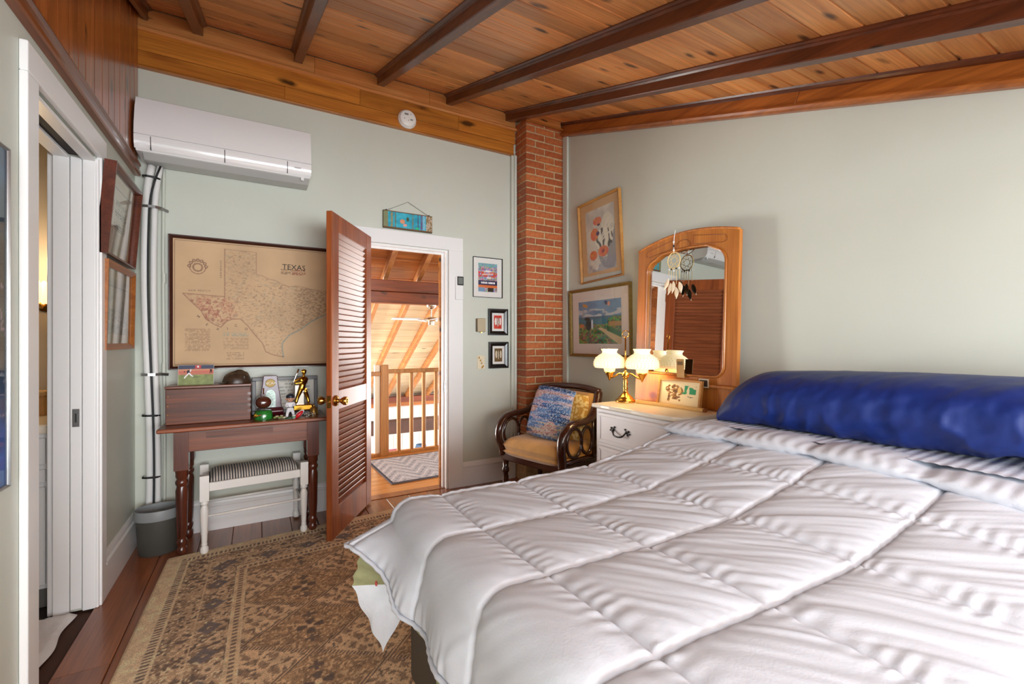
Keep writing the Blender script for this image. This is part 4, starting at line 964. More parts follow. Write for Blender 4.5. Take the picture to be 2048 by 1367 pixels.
# trophy plaque
t = thing('trophy_plaque', 'dark purple brown trophy plaque with gold disc lettered NCAA', 'trophy', (.07, 3.325, .7285), 0, None, (-.04, 0, math.radians(4)))
TRO = paint('dusky_plum_lacquer', (112, 86, 96), .35, coat=.2)
MB().prism([(-.066, .05), (.066, .05), (.062, .10), (.048, .19), (.04, .262), (-.04, .262), (-.048, .19), (-.06, .10)], -.016, .016, 'y').build('tablet', TRO, t, bevel=.004)
MB().prism([(-.018, 0), (.05, 0), (.05, .018), (.03, .05), (-.018, .05), (-.05, .03)], -.075, .075, 'x').build('base', paint('dark_cherry_base', (92, 26, 34), .3), t, bevel=.004)
d = MB(Matrix.Translation((0, -.0165, .212)) @ Matrix.Rotation(PI / 2, 4, 'X')).lathe([(.001, .0035), (.027, .0035), (.03, .001), (.03, 0)], seg=28, caps=False, sx=1.0, sy=.9).build('gold_disc', paint('pale_gold_disc', (158, 130, 66), .5, metal=.3), t, smooth=True, auto=40)
text_mesh('lettering', 'NCAA', .024, INKW, t, (0, -.0212, .211))
pts = [(.03 * math.cos(a), .09 + .035 + .045 * math.sin(a)) for a in np.linspace(0, PI, 14)] + [(-.03, .055), (.03, .055)]
MB().prism(pts, -.0185, -.0165, 'y').build('arch_panel', paint('silver_green_relief', (146, 160, 152), .35, metal=.4, var=.2, vscale=60, bump=.6, bscale=90), t)
# football globe
t = thing('football_globe', 'glass globe with a brown football on a green stand', 'globe', (.03, 3.205, .7285))
MB().lathe([(.001, 0), (.052, 0), (.053, .008), (.05, .03), (.046, .05), (.04, .055), (.001, .055)], seg=32, caps=False).build('stand', paint('glossy_green_enamel', (36, 120, 44), .12, var=.35, vscale=18, coat=.6), t, smooth=True, auto=40)
for k, (a, c) in enumerate(((200, (206, 150, 40)), (235, (150, 60, 40)), (215, (220, 180, 60)))):
    MB(Matrix.Rotation(math.radians(a), 4, 'Z')).tube([(.0515, -.02, .012 + .006 * k), (.053, 0, .026), (.0505, .02, .036 - .004 * k)], .0035, 6).build('painted_ribbon', paint('ribbon_%d' % k, c, .2), t, smooth=True)
MB().ball((0, 0, .103), .054, seg=24, rings=16).build('glass_globe', M_GLASS, t, smooth=True)
MB().ball((0, -.002, .103), .044, .040, .038, 24, 14).build('football', paint('dark_football_leather', (84, 38, 26), .25, coat=.4), t, smooth=True)
text_mesh('lettering', 'TM', .016, INKW, t, (-.004, -.0435, .104)); text_mesh('lettering', 'A', .022, INKW, t, (-.004, -.0438, .104))
MB().tube([(0, 0, .155), (0, .012, .17), (0, .02, .19)], .004, 8).build('cord_loop', BRASS, t)
# bobblehead baseball figure
t = thing('bobblehead_figure', 'small baseball player figurine in white uniform and navy cap', 'figurine', (.178, 3.165, .7285), math.radians(6))
UNI = paint('white_uniform', (220, 218, 222), .5); SKIN = paint('painted_skin', (206, 152, 124), .45); NVC = paint('dark_navy_cap', (30, 36, 52), .35)
skin_obj('body', [(0, 0, .062), (0, 0, .085), (0, 0, .098), (-.014, 0, .045), (-.018, -.002, .02), (-.02, -.006, .006), (.014, 0, .045), (.018, -.002, .02), (.02, -.006, .006), (-.02, 0, .093), (-.026, -.008, .078), (-.016, -.02, .075), (.02, 0, .093), (.026, -.008, .078), (.012, -.022, .08)],
         [(0, 1), (1, 2), (0, 3), (3, 4), (4, 5), (0, 6), (6, 7), (7, 8), (1, 9), (9, 10), (10, 11), (1, 12), (12, 13), (13, 14)], [.016, .017, .008, .011, .009, .009, .011, .009, .009, .009, .008, .007, .009, .008, .007], UNI, t)
MB().ball((0, -.002, .124), .022, .022, .024, 20, 14).build('head', SKIN, t, smooth=True)
MB().ball((0, -.001, .134), .0245, .0245, .019, 20, 12).build('cap', NVC, t, smooth=True); bx('cap_peak', NVC, t, -.016, .016, -.042, -.018, .129, .132, bevel=.0014)
for sx in (-1, 1):
    MB().ball((sx * .0225, 0, .12), .004, .005, .007, 8, 6).build('ear', SKIN, t, smooth=True); MB().ball((sx * .007, -.0235, .1215), .0022, .0014, .0026, 8, 6).build('eye', BLACK, t, smooth=True)
MB().ball((0, -.0245, .116), .003, .003, .004, 8, 6).build('nose', SKIN, t, smooth=True); bx('mouth', paint('painted_lips', (150, 70, 60), .4), t, -.005, .005, -.0225, -.0205, .1075, .1095); bx('belt', BLACK, t, -.0165, .0165, -.0162, .0162, .0655, .0695, bevel=.003)
MB().lathe([(.036, 0), (.036, .005), (.03, .006)], seg=24).build('base', paint('green_base', (44, 84, 50), .4), t, smooth=True, auto=40)
# golden batter trophy
t = thing('batter_trophy', 'golden batter trophy figure swinging a silver bat', 'trophy', (.262, 3.27, .7285))
bx('pillar', paint('silvery_trophy_column', (160, 152, 140), .3, metal=.5), t, -.055, .01, .0, .05, .03, .2, bevel=.006); bx('base', paint('dark_marble', (50, 38, 34), .2), t, -.06, .07, -.035, .06, 0, .03, bevel=.004)
bx('pedestal', GOLD, t, -.062, .055, -.03, .02, .0301, .068, bevel=.006)
G = [(-.008, -.005, .185), (0, -.005, .222), (.002, -.008, .25), (.003, -.012, .266), (-.022, -.008, .15), (-.036, -.008, .115), (-.046, -.014, .075), (.012, -.006, .15), (.026, -.004, .112), (.034, -.01, .075), (-.02, -.018, .238), (-.044, -.026, .228), (-.062, -.03, .226), (.022, -.012, .238), (-.01, -.034, .214), (-.058, -.034, .21)]
skin_obj('figure', G, [(0, 1), (1, 2), (2, 3), (0, 4), (4, 5), (5, 6), (0, 7), (7, 8), (8, 9), (1, 10), (10, 11), (11, 12), (1, 13), (13, 14), (14, 15)], [.020, .023, .010, .010, .016, .012, .009, .016, .012, .009, .012, .009, .008, .012, .009, .008], GOLD, t)
MB().ball((.003, -.014, .282), .0145, .015, .018, 16, 12).build('head', GOLD, t, smooth=True); MB().ball((.003, -.013, .289), .0165, .017, .013, 16, 10).build('helmet', GOLD, t, smooth=True); bx('helmet_peak', GOLD, t, -.016, .004, -.036, -.022, .285, .288, bevel=.001); MB().ball((-.001, -.029, .28), .0025, .003, .004, 8, 6).build('nose', GOLD, t, smooth=True)
MB().tube([(-.072, -.034, .2), (-.06, -.032, .222), (-.042, -.03, .27), (-.03, -.028, .305)], [.003, .003, .0055, .006], 10).build('bat', CHROME, t, smooth=True)
for x in (-.046, .034): MB().ball((x - .004, -.02, .072), .009, .014, .006, 10, 6).build('shoe', GOLD, t, smooth=True)
t = thing('red_cap_trinket', 'little red and white clip trinket lying on the desk', 'trinket', (.225, 3.125, .7285), 0)
MB(Matrix.Translation((0, 0, .022)) @ Matrix.Rotation(-.75, 4, 'Y')).ball((0, 0, 0), .034, .016, .013, 18, 10).build('shell', paint('red_enamel', (196, 24, 34), .25), t, smooth=True)
MB(Matrix.Translation((.004, .004, .026)) @ Matrix.Rotation(-.75, 4, 'Y')).ball((0, 0, 0), .035, .012, .015, 18, 10).build('rim', paint('white_enamel', (230, 224, 220), .4), t, smooth=True)
t = thing('shell_cluster', 'small cluster of pale shells beside the green globe', 'shells', (.118, 3.16, .7285))
for k in range(9): MB().ball((.034 * math.sin(k * 2.4) * (k / 9.0) ** .5, .02 * math.cos(k * 2.4) * (k / 9.0) ** .5, .006 + .004 * (k % 3)), .011, .008, .006, 8, 6).build('shell', paint('shell_%d' % (k % 3), ((220, 206, 170), (120, 140, 70), (200, 180, 150))[k % 3], .4) if k < 3 else bpy.data.materials['shell_%d' % (k % 3)], t, smooth=True)
t = thing('green_ball_trinket', 'tiny green and white ball beside the figurine', 'ball', (.196, 3.118, .7285)); MB().ball((0, 0, .0125), .0125, seg=14, rings=10).build('ball', paint('white_ball', (226, 230, 226), .3), t, smooth=True); MB().lathe([(.0128, .008), (.0131, .0125), (.0128, .016)], seg=16, caps=False).build('green_band', paint('green_band_paint', (40, 110, 60), .3), t, smooth=True)
t = thing('silver_charm', 'silver filigree charm lying at the right end of the desk', 'charm', (.29, 3.14, .7285))
for k in range(5): MB(Matrix.Translation((.012 * (k - 2), .004 * (k % 2), .010 + .006 * (k % 3)))).tube([(.010 * math.cos(a), .004 * math.sin(2 * a), .009 * math.sin(a)) for a in np.linspace(0, 2 * PI, 13)[:-1]], .0022, 6, True).build('ring', CHROME, t, smooth=True)
t = thing('brass_bell', 'small brass bell on the desk behind the door knob', 'bell', (.322, 3.23, .7285)); MB().lathe([(.001, .05), (.016, .05), (.024, .04), (.026, .015), (.031, 0), (.026, 0)], seg=24, caps=False).build('bell_body', paint('dull_brass', (170, 130, 66), .35, metal=.8), t, smooth=True); MB().lathe([(.005, .05), (.008, .06), (.004, .068)], seg=12).build('handle', BRASS, t, smooth=True)

# ================================================================== STOOL, BASKET, RUG
t = thing('vanity_stool', 'white painted stool with black and white striped seat under the desk', 'stool', (-.0185, 3.235, .012), math.radians(5))
STW = paint('white_stool_paint', (232, 230, 226), .35)
sp = [(.017, 0), (.021, .012), (.02, .03), (.013, .04), (.016, .048), (.013, .056), (.014, .06), (.02, .19), (.0215, .245), (.014, .27), (.021, .278), (.021, .287), (.015, .297)]
for sx in (-.26, .26):
    for sy in (-.142, .142):
        m = MB(); m.lathe(sp, seg=16); m.box(-.022, .022, -.022, .022, .297, .44); o = m.build('leg', STW, t, smooth=True, auto=35); o.location = (sx, sy, 0)
for y in (-.15, .134): bx('rail', STW, t, -.238, .238, y, y + .016, .345, .395, bevel=.003)
for x in (-.268, .252): bx('rail', STW, t, x, x + .016, -.12, .12, .345, .395, bevel=.003)
MB().tube([(-.25, -.142, .205), (0, -.142, .205), (.25, -.142, .205)], [.007, .010, .007], 10).build('stretcher', STW, t, smooth=True); MB().tube([(-.25, .142, .205), (.25, .142, .205)], .008, 10).build('stretcher', STW, t, smooth=True)
for x in (-.26, .26): MB().tube([(x, -.13, .19), (x, .13, .19)], .008, 10).build('stretcher', STW, t, smooth=True)
def strp(U, V):
    s_ = (U * 34) % 1.0; im = solid(U, (206, 198, 186)); return put(im, s_ < .46, (62, 64, 72))
sheet('striped_seat', t, 1, 1, 400, 22, strp, M_PRINT, pos=lambda U, V: np.stack([(U - .5) * .474, (V - .5) * .262, .38 + .062 * (1 - np.abs(2 * V - 1) ** 2.6) ** .5 * (1 - np.abs(2 * U - 1) ** 14) ** .5], -1))

t = thing('waste_basket', 'charcoal oval waste basket with grey rim in the corner', 'waste basket', (-.5, 3.255, 0))
MB().lathe([(.001, .004), (.088, 0), (.093, .006), (.104, .205)], seg=40, sy=.84, caps=False).build('body', BIN_D, t, smooth=True, auto=50)
MB().lathe([(.1035, .2), (.110, .2), (.113, .25), (.110, .256), (.106, .254), (.101, .2)], seg=40, sy=.84, caps=False).build('rim', BIN_L, t, smooth=True, auto=50)
MB().lathe([(.1025, .2), (.09, .012), (.001, .012)], seg=40, sy=.84, caps=False).build('liner', paint('dark_liner', (60, 64, 68), .6), t, smooth=True)

# rug: colour of each tuft computed from its place (metres from the far left corner)
def rugf(U, V):
    X = U * 1.62; Y = (1 - V) * 2.05     # across, and towards the viewer from the far edge
    e = np.minimum(X, Y); al = np.where(X < Y, Y, X)
    base = np.array((196, 164, 124.)); dk = np.array((98, 76, 60.)); md = np.array((150, 116, 84.))
    im = solid(U, (204, 176, 138))
    n = fbm(X * 40, Y * 40, 3); n2 = vnoise(X * 130, Y * 130, 5); n3 = vnoise(X * 75, Y * 75, 8)
    def stepband(e0, e1): return (e > e0) & (e < e1)
    im = put(im, stepband(.078, .108) & ((al * 48) % 1 < .55), (104, 84, 70))
    b = stepband(.118, .345)
    fl = np.sin(al * 42) * .5 + np.sin((e - .118) * 55) * .5 + (n - .5) * 2.2
    im = put(im, b, (170, 136, 102)); im = put(im, b & (fl > .15), (128, 100, 76)); im = put(im, b & (n2 > .66), (206, 176, 138)); im = put(im, b & (n3 > .70), (92, 72, 60))
    c = np.abs((al % .2) - .1); ee = np.abs(e - .275); im = put(im, b & (c + ee * 1.1 < .05) & (c + ee * 1.1 > .014), (96, 84, 80)); im = put(im, b & (np.hypot(((al + .1) % .2) - .1, e - .30) < .025), (190, 158, 122)); im = put(im, b & (np.hypot(((al + .1) % .2) - .1, e - .30) < .010), (110, 88, 70))
    im = put(im, stepband(.22, .226), (196, 166, 128))
    im = put(im, stepband(.352, .392), (196, 164, 124)); im = put(im, stepband(.360, .384) & ((al * 40) % 1 < .6), (110, 86, 70))
    f = e > .398
    p = (X - .4) / .50 ; q = (Y - .4) / .36
    dd = np.abs(((p + .5) % 1) - .5) + np.abs(((q + .0) % 1) - .5)    # lozenges
    inn = dd < .46; edge = np.abs(dd - .49) < .035
    im = put(im, f, (148, 112, 78)); im = put(im, f & (n3 > .52), (120, 90, 64)); im = put(im, f & (n2 > .68), (190, 154, 112))
    im = put(im, f & inn, (196, 160, 120)); wav = np.sin(X * 95 + 6 * n) * np.sin(Y * 70 + 5 * n); im = put(im, f & inn & (wav > .25), (134, 104, 78)); im = put(im, f & inn & (n3 > .74), (104, 82, 66))
    im = put(im, f & edge, (178, 142, 104)); im = put(im, f & edge & (((X + Y) * 52) % 1 < .55), (96, 74, 60))
    fx = np.abs(((p + .5 + .5) % 1) - .5) * .50; fy = np.abs(((q + .5) % 1) - .5) * .36; rr = np.hypot(fx, fy); an = np.arctan2(fy, fx)
    im = put(im, f & (rr < .052) & (np.cos(4 * an) > -.1) & (rr > .014), (84, 66, 56)); im = put(im, f & (rr < .014), (206, 168, 126))
    fx2 = np.abs(((p * 2 + .5) % 1) - .5) * .25; fy2 = np.abs(((q * 2) % 1) - .5) * .18; r2 = np.hypot(fx2, fy2); im = put(im, f & ~inn & (r2 < .026) & (np.minimum(fx2, fy2) < .008), (92, 72, 60))
    im = im * (.98 + .42 * n)[..., None]
    return np.clip(im * .88 + 42, 0, 255)
RC = [Vector(v) for v in ((-.437, 3.10), (1.18, 3.255), (1.15, 1.15), (-.475, 1.15))]
def rpos(U, V):
    a = np.array(RC[3]); b_ = np.array(RC[2]); c_ = np.array(RC[1]); d_ = np.array(RC[0]); u = U[..., None]; v = V[..., None]
    xy = (a * (1 - u) + b_ * u) * (1 - v) + (d_ * (1 - u) + c_ * u) * v
    e = np.minimum(np.minimum(U, 1 - U) * 1.6, (1 - V) * 2.0); return np.concatenate([xy, (.0025 + .0085 * np.clip(e / .01, 0, 1))[..., None]], -1)
t = thing('area_rug', 'large brown and beige patterned wool rug on the wood floor', 'rug', (0, 0, 0))
sheet('woven_pile', t, 1, 1, 330, 420, rugf, M_RUG, pos=rpos)
MB().add([(-.475, 1.149, .011), (1.15, 1.149, .011), (1.13, -.6, .011), (-.5, -.6, .011), (-.475, 1.149, .001), (1.15, 1.149, .001), (1.13, -.6, .001), (-.5, -.6, .001)], [(0, 1, 2, 3), (0, 3, 7, 4), (2, 6, 7, 3), (1, 5, 6, 2)]).build('rug_near_end', paint('brown_rug_pile', (150, 116, 84), .95, var=.4, vscale=60, bump=.6, bscale=300), t)
# ================================================================== BED
BX0, BX1, BY0, BY1 = .43, 2.38, -.42, 1.50     # foot, head, near side, far side
t = thing('bed', 'large bed with dark mesh box base and white mattress', 'bed', (0, 0, 0))
MESHB = paint('dark_mesh_fabric', (58, 50, 46), .7)
nt = MESHB.node_tree; tc = nt.nodes.new('ShaderNodeTexCoord'); mpn = nt.nodes.new('ShaderNodeMapping'); mpn.inputs['Rotation'].default_value = (math.radians(45), 0, 0); mpn.inputs['Scale'].default_value = (150, 150, 150)
ck = nt.nodes.new('ShaderNodeTexChecker'); ck.inputs['Scale'].default_value = 1.0; ck.inputs['Color1'].default_value = (*lin((34, 30, 28)), 1); ck.inputs['Color2'].default_value = (*lin((112, 100, 86)), 1)
nt.links.new(tc.outputs['Object'], mpn.inputs['Vector']); nt.links.new(mpn.outputs[0], ck.inputs['Vector']); nt.links.new(ck.outputs['Color'], nt.nodes['Principled BSDF'].inputs['Base Color'])
m = MB(); 
def rbox(x0, x1, y0, y1, r, n=6):
    pts = []
    for cx, cy, a0 in ((x1 - r, y1 - r, 0), (x0 + r, y1 - r, 90), (x0 + r, y0 + r, 180), (x1 - r, y0 + r, 270)):
        for k in range(n + 1):
            a = math.radians(a0 + 90 * k / n); pts.append((cx + r * math.cos(a), cy + r * math.sin(a)))
    return pts
m.prism(rbox(BX0 + .01, BX1, BY0, BY1 - .01, .05), .11, .40, 'z'); m.build('box_base', MESHB, t, smooth=True, auto=40)
m = MB(); m.prism(rbox(BX0, BX1, BY0, BY1, .07), .402, .66, 'z'); m.build('mattress', SHEETW, t, smooth=True, bevel=.0, auto=40)
for x in (.52, 2.3):
    for y in (-.3, 1.4): bx('leg', BLACK, t, x - .02, x + .02, y - .02, y + .02, .0115, .11)

def comf_top(X, Y):
    # resting height of the bedding above the mattress
    z = .695 + .075 * np.clip((X - 1.15) / .55, 0, 1.2) ** 1.4 + .012 * np.sin(X * 3.1 + Y * 1.7) + .010 * np.sin(Y * 4.3 - X * 1.1)
    return z
SX = np.array([-.5, -.16, .20, .555, .865, 1.215, 1.53, 1.9, 2.4]); SY = np.array([-.9, -.5, -.15, .18, .505, .82, 1.14, 1.47, 1.80, 2.2])
def dist(v, arr): return np.min(np.abs(v[..., None] - arr), -1)
def quilt(X, Y, puff=.013):
    dx = dist(X, SX); dy = dist(Y, SY)
    px = 1 - np.exp(-(dx / .032) ** 1.1); py = 1 - np.exp(-(dy / .032) ** 1.1)
    h = puff * px * py
    h = h - .006 * np.exp(-(dx / .006) ** 2) - .009 * np.exp(-(dy / .006) ** 2)
    # creases: long soft folds across each pocket, short puckers gathered along the stitching
    q = X * .74 + Y * .673; r_ = X * .673 - Y * .74
    w1 = fbm(q * 26 + 1.6 * vnoise(X * 3.5, Y * 3.5, 8), r_ * 2.1, 5, 2); w2 = fbm(q * 52 + 1.2 * vnoise(X * 5, Y * 5, 18), r_ * 3.2, 15, 2)
    h = h + (.0095 * (w1 - .5) + .0042 * (w2 - .5)) * (.5 + vnoise(X * 2.7, Y * 2.7, 44)) * np.clip((X - .45) / .45, .3, 1) * np.clip(px * 1.2, .3, 1)
    h = h + .0034 * np.sin(Y * 170 + 9 * vnoise(X * 5, Y * 11, 3)) * np.exp(-(dx / .045) ** 2) * (dx > .003) * vnoise(X * 3, Y * 24, 6)
    h = h + .0026 * np.sin(X * 150 + 9 * vnoise(X * 11, Y * 5, 23)) * np.exp(-(dy / .03) ** 2) * (dy > .003) * vnoise(X * 24, Y * 3, 26)
    return h
OV = .235; R0 = .075
us = np.concatenate([np.linspace(1.80, BX0, 240), BX0 - np.linspace(.006, OV, 46)]); vs = np.concatenate([np.concatenate([np.linspace(-.42, .1, 40), np.linspace(.105, BY1, 280)]), BY1 + np.linspace(.007, OV + .03, 46)])
XX, YY = np.meshgrid(us, vs, indexing='ij')
zt = comf_top(XX, YY); hq = quilt(XX, YY)
ex = np.maximum(0, BX0 + .03 - XX) * (1 - .12 * np.clip((YY - 1.12) / .3, 0, 1)); ey = np.maximum(0, YY - (BY1 - .03)); s_ = np.hypot(ex, ey); nx_ = np.where(s_ > 0, -ex / (s_ + 1e-9), 0); ny_ = np.where(s_ > 0, ey / (s_ + 1e-9), 0)
ang_ = np.clip(s_ / R0, 0, PI / 2 * .93); out = R0 * np.sin(ang_); dn = R0 * (1 - np.cos(ang_)); rest = np.maximum(0, s_ - R0 * PI / 2 * .93)
flare = .20 + .05 * np.sin(YY * 7) + 1.05 * np.clip((YY - 1.12) / .38, 0, 1) ** 1.5; out = out + rest * flare * np.clip(1 - ny_ * .6, .25, 1); dn = dn + rest * (.97 - .5 * np.clip((YY - 1.2) / .25, 0, 1))
fold = .014 * np.sin(YY * 21 + 3 * vnoise(YY * 3, XX * 0, 4)) * np.clip(rest / .15, 0, 1) * (np.abs(nx_) > .3)
bx_ = np.where(XX < BX0 + .03, BX0 + .03, XX); by_ = np.where(YY > BY1 - .03, BY1 - .03, YY)
nzv = np.cos(ang_); px_ = bx_ + nx_ * (out + fold + hq * np.sin(ang_)); py_ = by_ + ny_ * (out * .6 + hq * np.sin(ang_)); pz_ = zt - dn + hq * nzv
pz_ = np.maximum(pz_, .16)
cf_ = thing('comforter', 'white quilted comforter spread over the bed', 'comforter', (0, 0, 0))
P = np.stack([px_, py_, pz_], -1)
def npgrid(name, P, mat, parent):
    nu, nv = P.shape[:2]; me = bpy.data.meshes.new(name); me.vertices.add(nu * nv); me.vertices.foreach_set('co', P.reshape(-1).astype(np.float32))
    i, j = np.meshgrid(np.arange(nu - 1), np.arange(nv - 1), indexing='ij'); a = (i * nv + j).reshape(-1); q = np.stack([a, a + nv, a + nv + 1, a + 1], -1); nf = len(q)
    me.loops.add(nf * 4); me.loops.foreach_set('vertex_index', q.reshape(-1).astype(np.int32)); me.polygons.add(nf); me.polygons.foreach_set('loop_start', (np.arange(nf) * 4).astype(np.int32)); me.update(calc_edges=True)
    me.polygons.foreach_set('use_smooth', [True] * nf); me.materials.append(mat); o = bpy.data.objects.new(name, me); COL.objects.link(o); o.parent = parent; return o
npgrid('quilted_top', P, COMF, cf_)
MB().tube([tuple(p) for p in P[-1, ::3]] + [tuple(p) for p in P[::-4, -1]], .006, 8).build('hem', COMF, cf_, smooth=True)
# turned-back roll of the comforter at the head end
a = np.linspace(0, 2 * PI, 40); yv = np.linspace(-.42, 1.535, 330); A, Yv = np.meshgrid(a, yv, indexing='ij')
SYR = SY + .05; dsy = dist(Yv, SYR); pf = (1 - np.exp(-(dsy / .06) ** 1.2)); cxr = 1.80 + .012 * np.sin(Yv * 3); ee = np.clip((1.535 - Yv) / .05, 0.02, 1) ** .5
cA = np.sign(np.cos(A)) * np.abs(np.cos(A)) ** .75; sA = np.sign(np.sin(A)) * np.abs(np.sin(A)) ** .85
ux_ = .098 + .008 * pf; uz_ = (.016 + .020 * pf + .006 * (fbm(A * 2, Yv * 16, 4, 3) - .5)) * ee; drop = .012 * (1 - pf)
npgrid('turned_back_band', np.stack([cxr + ux_ * cA, Yv, comf_top(np.minimum(cxr, 1.75), Yv) + .022 + uz_ * sA - .006 * np.clip(-cA, 0, 1) + .0015 * np.sin(Yv * 140 + 5 * vnoise(A * 2, Yv * 9, 3)) * np.clip(-cA + .3, 0, 1)], -1), COMF, cf_)
# white mattress pad / under-bedding at the head
tp = thing('mattress_pad', 'white ribbed mattress pad showing at the head of the bed', 'bedding', (0, 0, 0))
XX2, YY2 = np.meshgrid(np.linspace(1.79, 2.375, 50), np.linspace(-.42, 1.47, 260), indexing='ij')
npgrid('ribbed_pad', np.stack([XX2, YY2, .838 + .0 * XX2 + .003 * np.abs(np.sin(YY2 * 95)) - .09 * np.clip((YY2 - 1.38) / .09, 0, 1) ** 2], -1), SHEETW, tp)
# green quilt hanging below the comforter at the foot, its white back turned out at the corner
tq = thing('green_quilt', 'sage green floral quilt with white back hanging at the foot corner', 'quilt', (0, 0, 0))
yv = np.linspace(-.42, 1.47, 150); zz = np.linspace(0, 1, 24); Yq, Zq = np.meshgrid(yv, zz, indexing='ij')
hem = np.where(Yq > 1.06, .46, .285 + .02 * np.sin(Yq * 5) + .17 * np.clip((Yq - .9) / .16, 0, 1)); npgrid('green_side', np.stack([BX0 - .016 - .05 * Zq + .008 * np.sin(Yq * 26) * Zq, Yq, .66 * (1 - Zq) + hem * Zq], -1), GREENQ, tq)
def patch(A_, B_, C_, D_, n, bulge, name, mat):
    A_, B_, C_, D_ = (np.array(v) for v in (A_, B_, C_, D_)); u, v = np.meshgrid(np.linspace(0, 1, n), np.linspace(0, 1, n), indexing='ij'); u = u[..., None]; v = v[..., None]
    Q = (A_ * (1 - u) + B_ * u) * (1 - v) + (D_ * (1 - u) + C_ * u) * v; k = (np.sin(u * PI) * np.sin(v * PI)); Q[..., 0] += (bulge * k)[..., 0] + .004 * np.sin(v[..., 0] * 16 + u[..., 0] * 5)
    return npgrid(name, Q, mat, tq)
patch((.262, 1.505, .425), (.395, 1.43, .432), (.402, 1.452, .30), (.37, 1.535, .155), 24, -.02, 'white_backing_corner', SHEETW)
patch((.262, 1.505, .424), (.395, 1.43, .431), (.40, 1.43, .56), (.29, 1.49, .54), 20, -.015, 'green_corner', GREENQ)
for yq, zq in ((1.462, .435), (1.478, .436), (1.03, .45), (.93, .40), (.72, .385)):
    MB().ball((BX0 - .04 if yq < 1.1 else .33, yq, zq), .004, .009, .009, 8, 6).build('red_flower', paint('red_flower_print', (206, 92, 84), .8) if 'red_flower_print' not in bpy.data.materials else bpy.data.materials['red_flower_print'], tq)
# navy bolster pillow
tb_ = thing('bolster_pillow', 'long navy blue body pillow lying at the head of the bed', 'pillow', (0, 0, 0))
nu, nv = 260, 90; U, A = np.meshgrid(np.linspace(0, 1, nu), np.linspace(0, 2 * PI, nv), indexing='ij')
Lp = 1.36 - 1.75 * U; end = np.clip(np.minimum(U, 1 - U) / .11, 0, 1); pr = np.sqrt(1 - (1 - end) ** 2) * .93 + .07
zc_ = .945 + .05 * U; rz_ = (.118 + .014 * np.sin(U * 5)) * pr + .002; rx_ = .235 * (.55 + .45 * pr)
cc = np.sign(np.cos(A)) * np.abs(np.cos(A)) ** .8; ss = np.sign(np.sin(A)) * np.abs(np.sin(A)) ** .85
fr = np.clip(-cc, 0, 1); rg = 1 - np.abs(2 * fbm(U * 17 + A * .9, A * 1.1 - U * 5, 5, 2) - 1); wr = (.020 * (rg - .75) * np.clip(.75 - ss, .1, 1.2) + .010 * (fbm(U * 34 + A * 2.4, A * 2.2 - U * 9, 15, 3) - .5)) * (.35 + fr) * end + .006 * np.sin(U * 60 + A * 4) * np.clip(-ss, 0, 1) * fr
xc_ = 2.075 + .03 * U; xs = xc_ + cc * (rx_ + wr); zs = zc_ - .05 * (1 - pr) + ss * (rz_ + wr)
xs = xs - .04 * (1 - pr) * fr; zs = zs - .055 * (1 - end) * fr; zs = np.maximum(zs, .845)
npgrid('pillow_case', np.stack([xs, Lp + .0 * A, zs], -1), NAVY, tb_)
MB().tube([(x_, y_, z_) for x_, y_, z_ in zip(xs[2], Lp[2], zs[2])][:-1], .004, 6, True).build('end_seam', NAVY, tb_, smooth=True)

# ================================================================== ARMCHAIR
t = thing('carved_armchair', 'dark carved wood armchair with gold velvet seat by the chimney', 'armchair', (1.93, 2.81, 0), -math.radians(74.8))
bx('seat_rail', CHAIRW, t, -.3, .3, -.225, .22, .30, .36, bevel=.012, seg=2)
def smooth(pts, n=7):
    pts = [Vector(p) for p in pts]; out = []
    for i in range(len(pts) - 1):
        p0, p1, p2, p3 = pts[max(i - 1, 0)], pts[i], pts[i + 1], pts[min(i + 2, len(pts) - 1)]
        for k in range(n):
            u = k / n; out.append(.5 * ((2 * p1) + (p2 - p0) * u + (2 * p0 - 5 * p1 + 4 * p2 - p3) * u * u + (3 * p1 - p0 - 3 * p2 + p3) * u ** 3))
    return out + [pts[-1]]
for sx in (-1, 1):
    MB().tube(smooth([(sx * .275, .245, .83), (sx * .29, .20, .75), (sx * .302, .13, .675), (sx * .31, .03, .645), (sx * .315, -.10, .64), (sx * .315, -.185, .615), (sx * .31, -.235, .555), (sx * .31, -.245, .48), (sx * .30, -.225, .41), (sx * .295, -.215, .34)]), .029, 12, sq=(1.15, .85)).build('arm', CHAIRW, t, smooth=True)
    MB().tube([(sx * .285, .21, .33), (sx * .288, .215, .5), (sx * .283, .225, .68), (sx * .272, .248, .835)], .02, 10).build('back_post', CHAIRW, t, smooth=True)
    for cy, ry, rz in ((-.10, .085, .10), (.045, .065, .095)):
        MB().tube([(sx * .31, cy + ry * math.cos(a), .505 + rz * math.sin(a)) for a in np.linspace(0, 2 * PI, 27)[:-1]], .012, 8, True).build('arm_ring', CHAIRW, t, smooth=True)
    MB().tube([(sx * .31, .125, .37), (sx * .305, .13, .66)], .011, 8).build('arm_spindle', CHAIRW, t, smooth=True)
    MB().tube([(sx * .3, -.22, .375), (sx * .3, .2, .375)], .018, 8).build('side_rail', CHAIRW, t, smooth=True)
    for y in (-.2, .2): MB().lathe([(.014, 0.0), (.02, .012), (.014, .03), (.017, .06), (.024, .17), (.018, .2), (.028, .215), (.028, .235), (.02, .25), (.026, .3)], (sx * .275, y, 0), 14).build('leg', CHAIRW, t, smooth=True)
MB().tube(smooth([(-.285, .245, .835), (-.15, .268, .852), (0, .275, .858), (.15, .268, .852), (.285, .245, .835)]), .024, 10).build('crest_rail', CHAIRW, t, smooth=True)
bx('cane_panel', paint('dark_cane', (60, 36, 24), .5, bump=.6, bscale=160), t, -.27, .27, .235, .25, .36, .83)
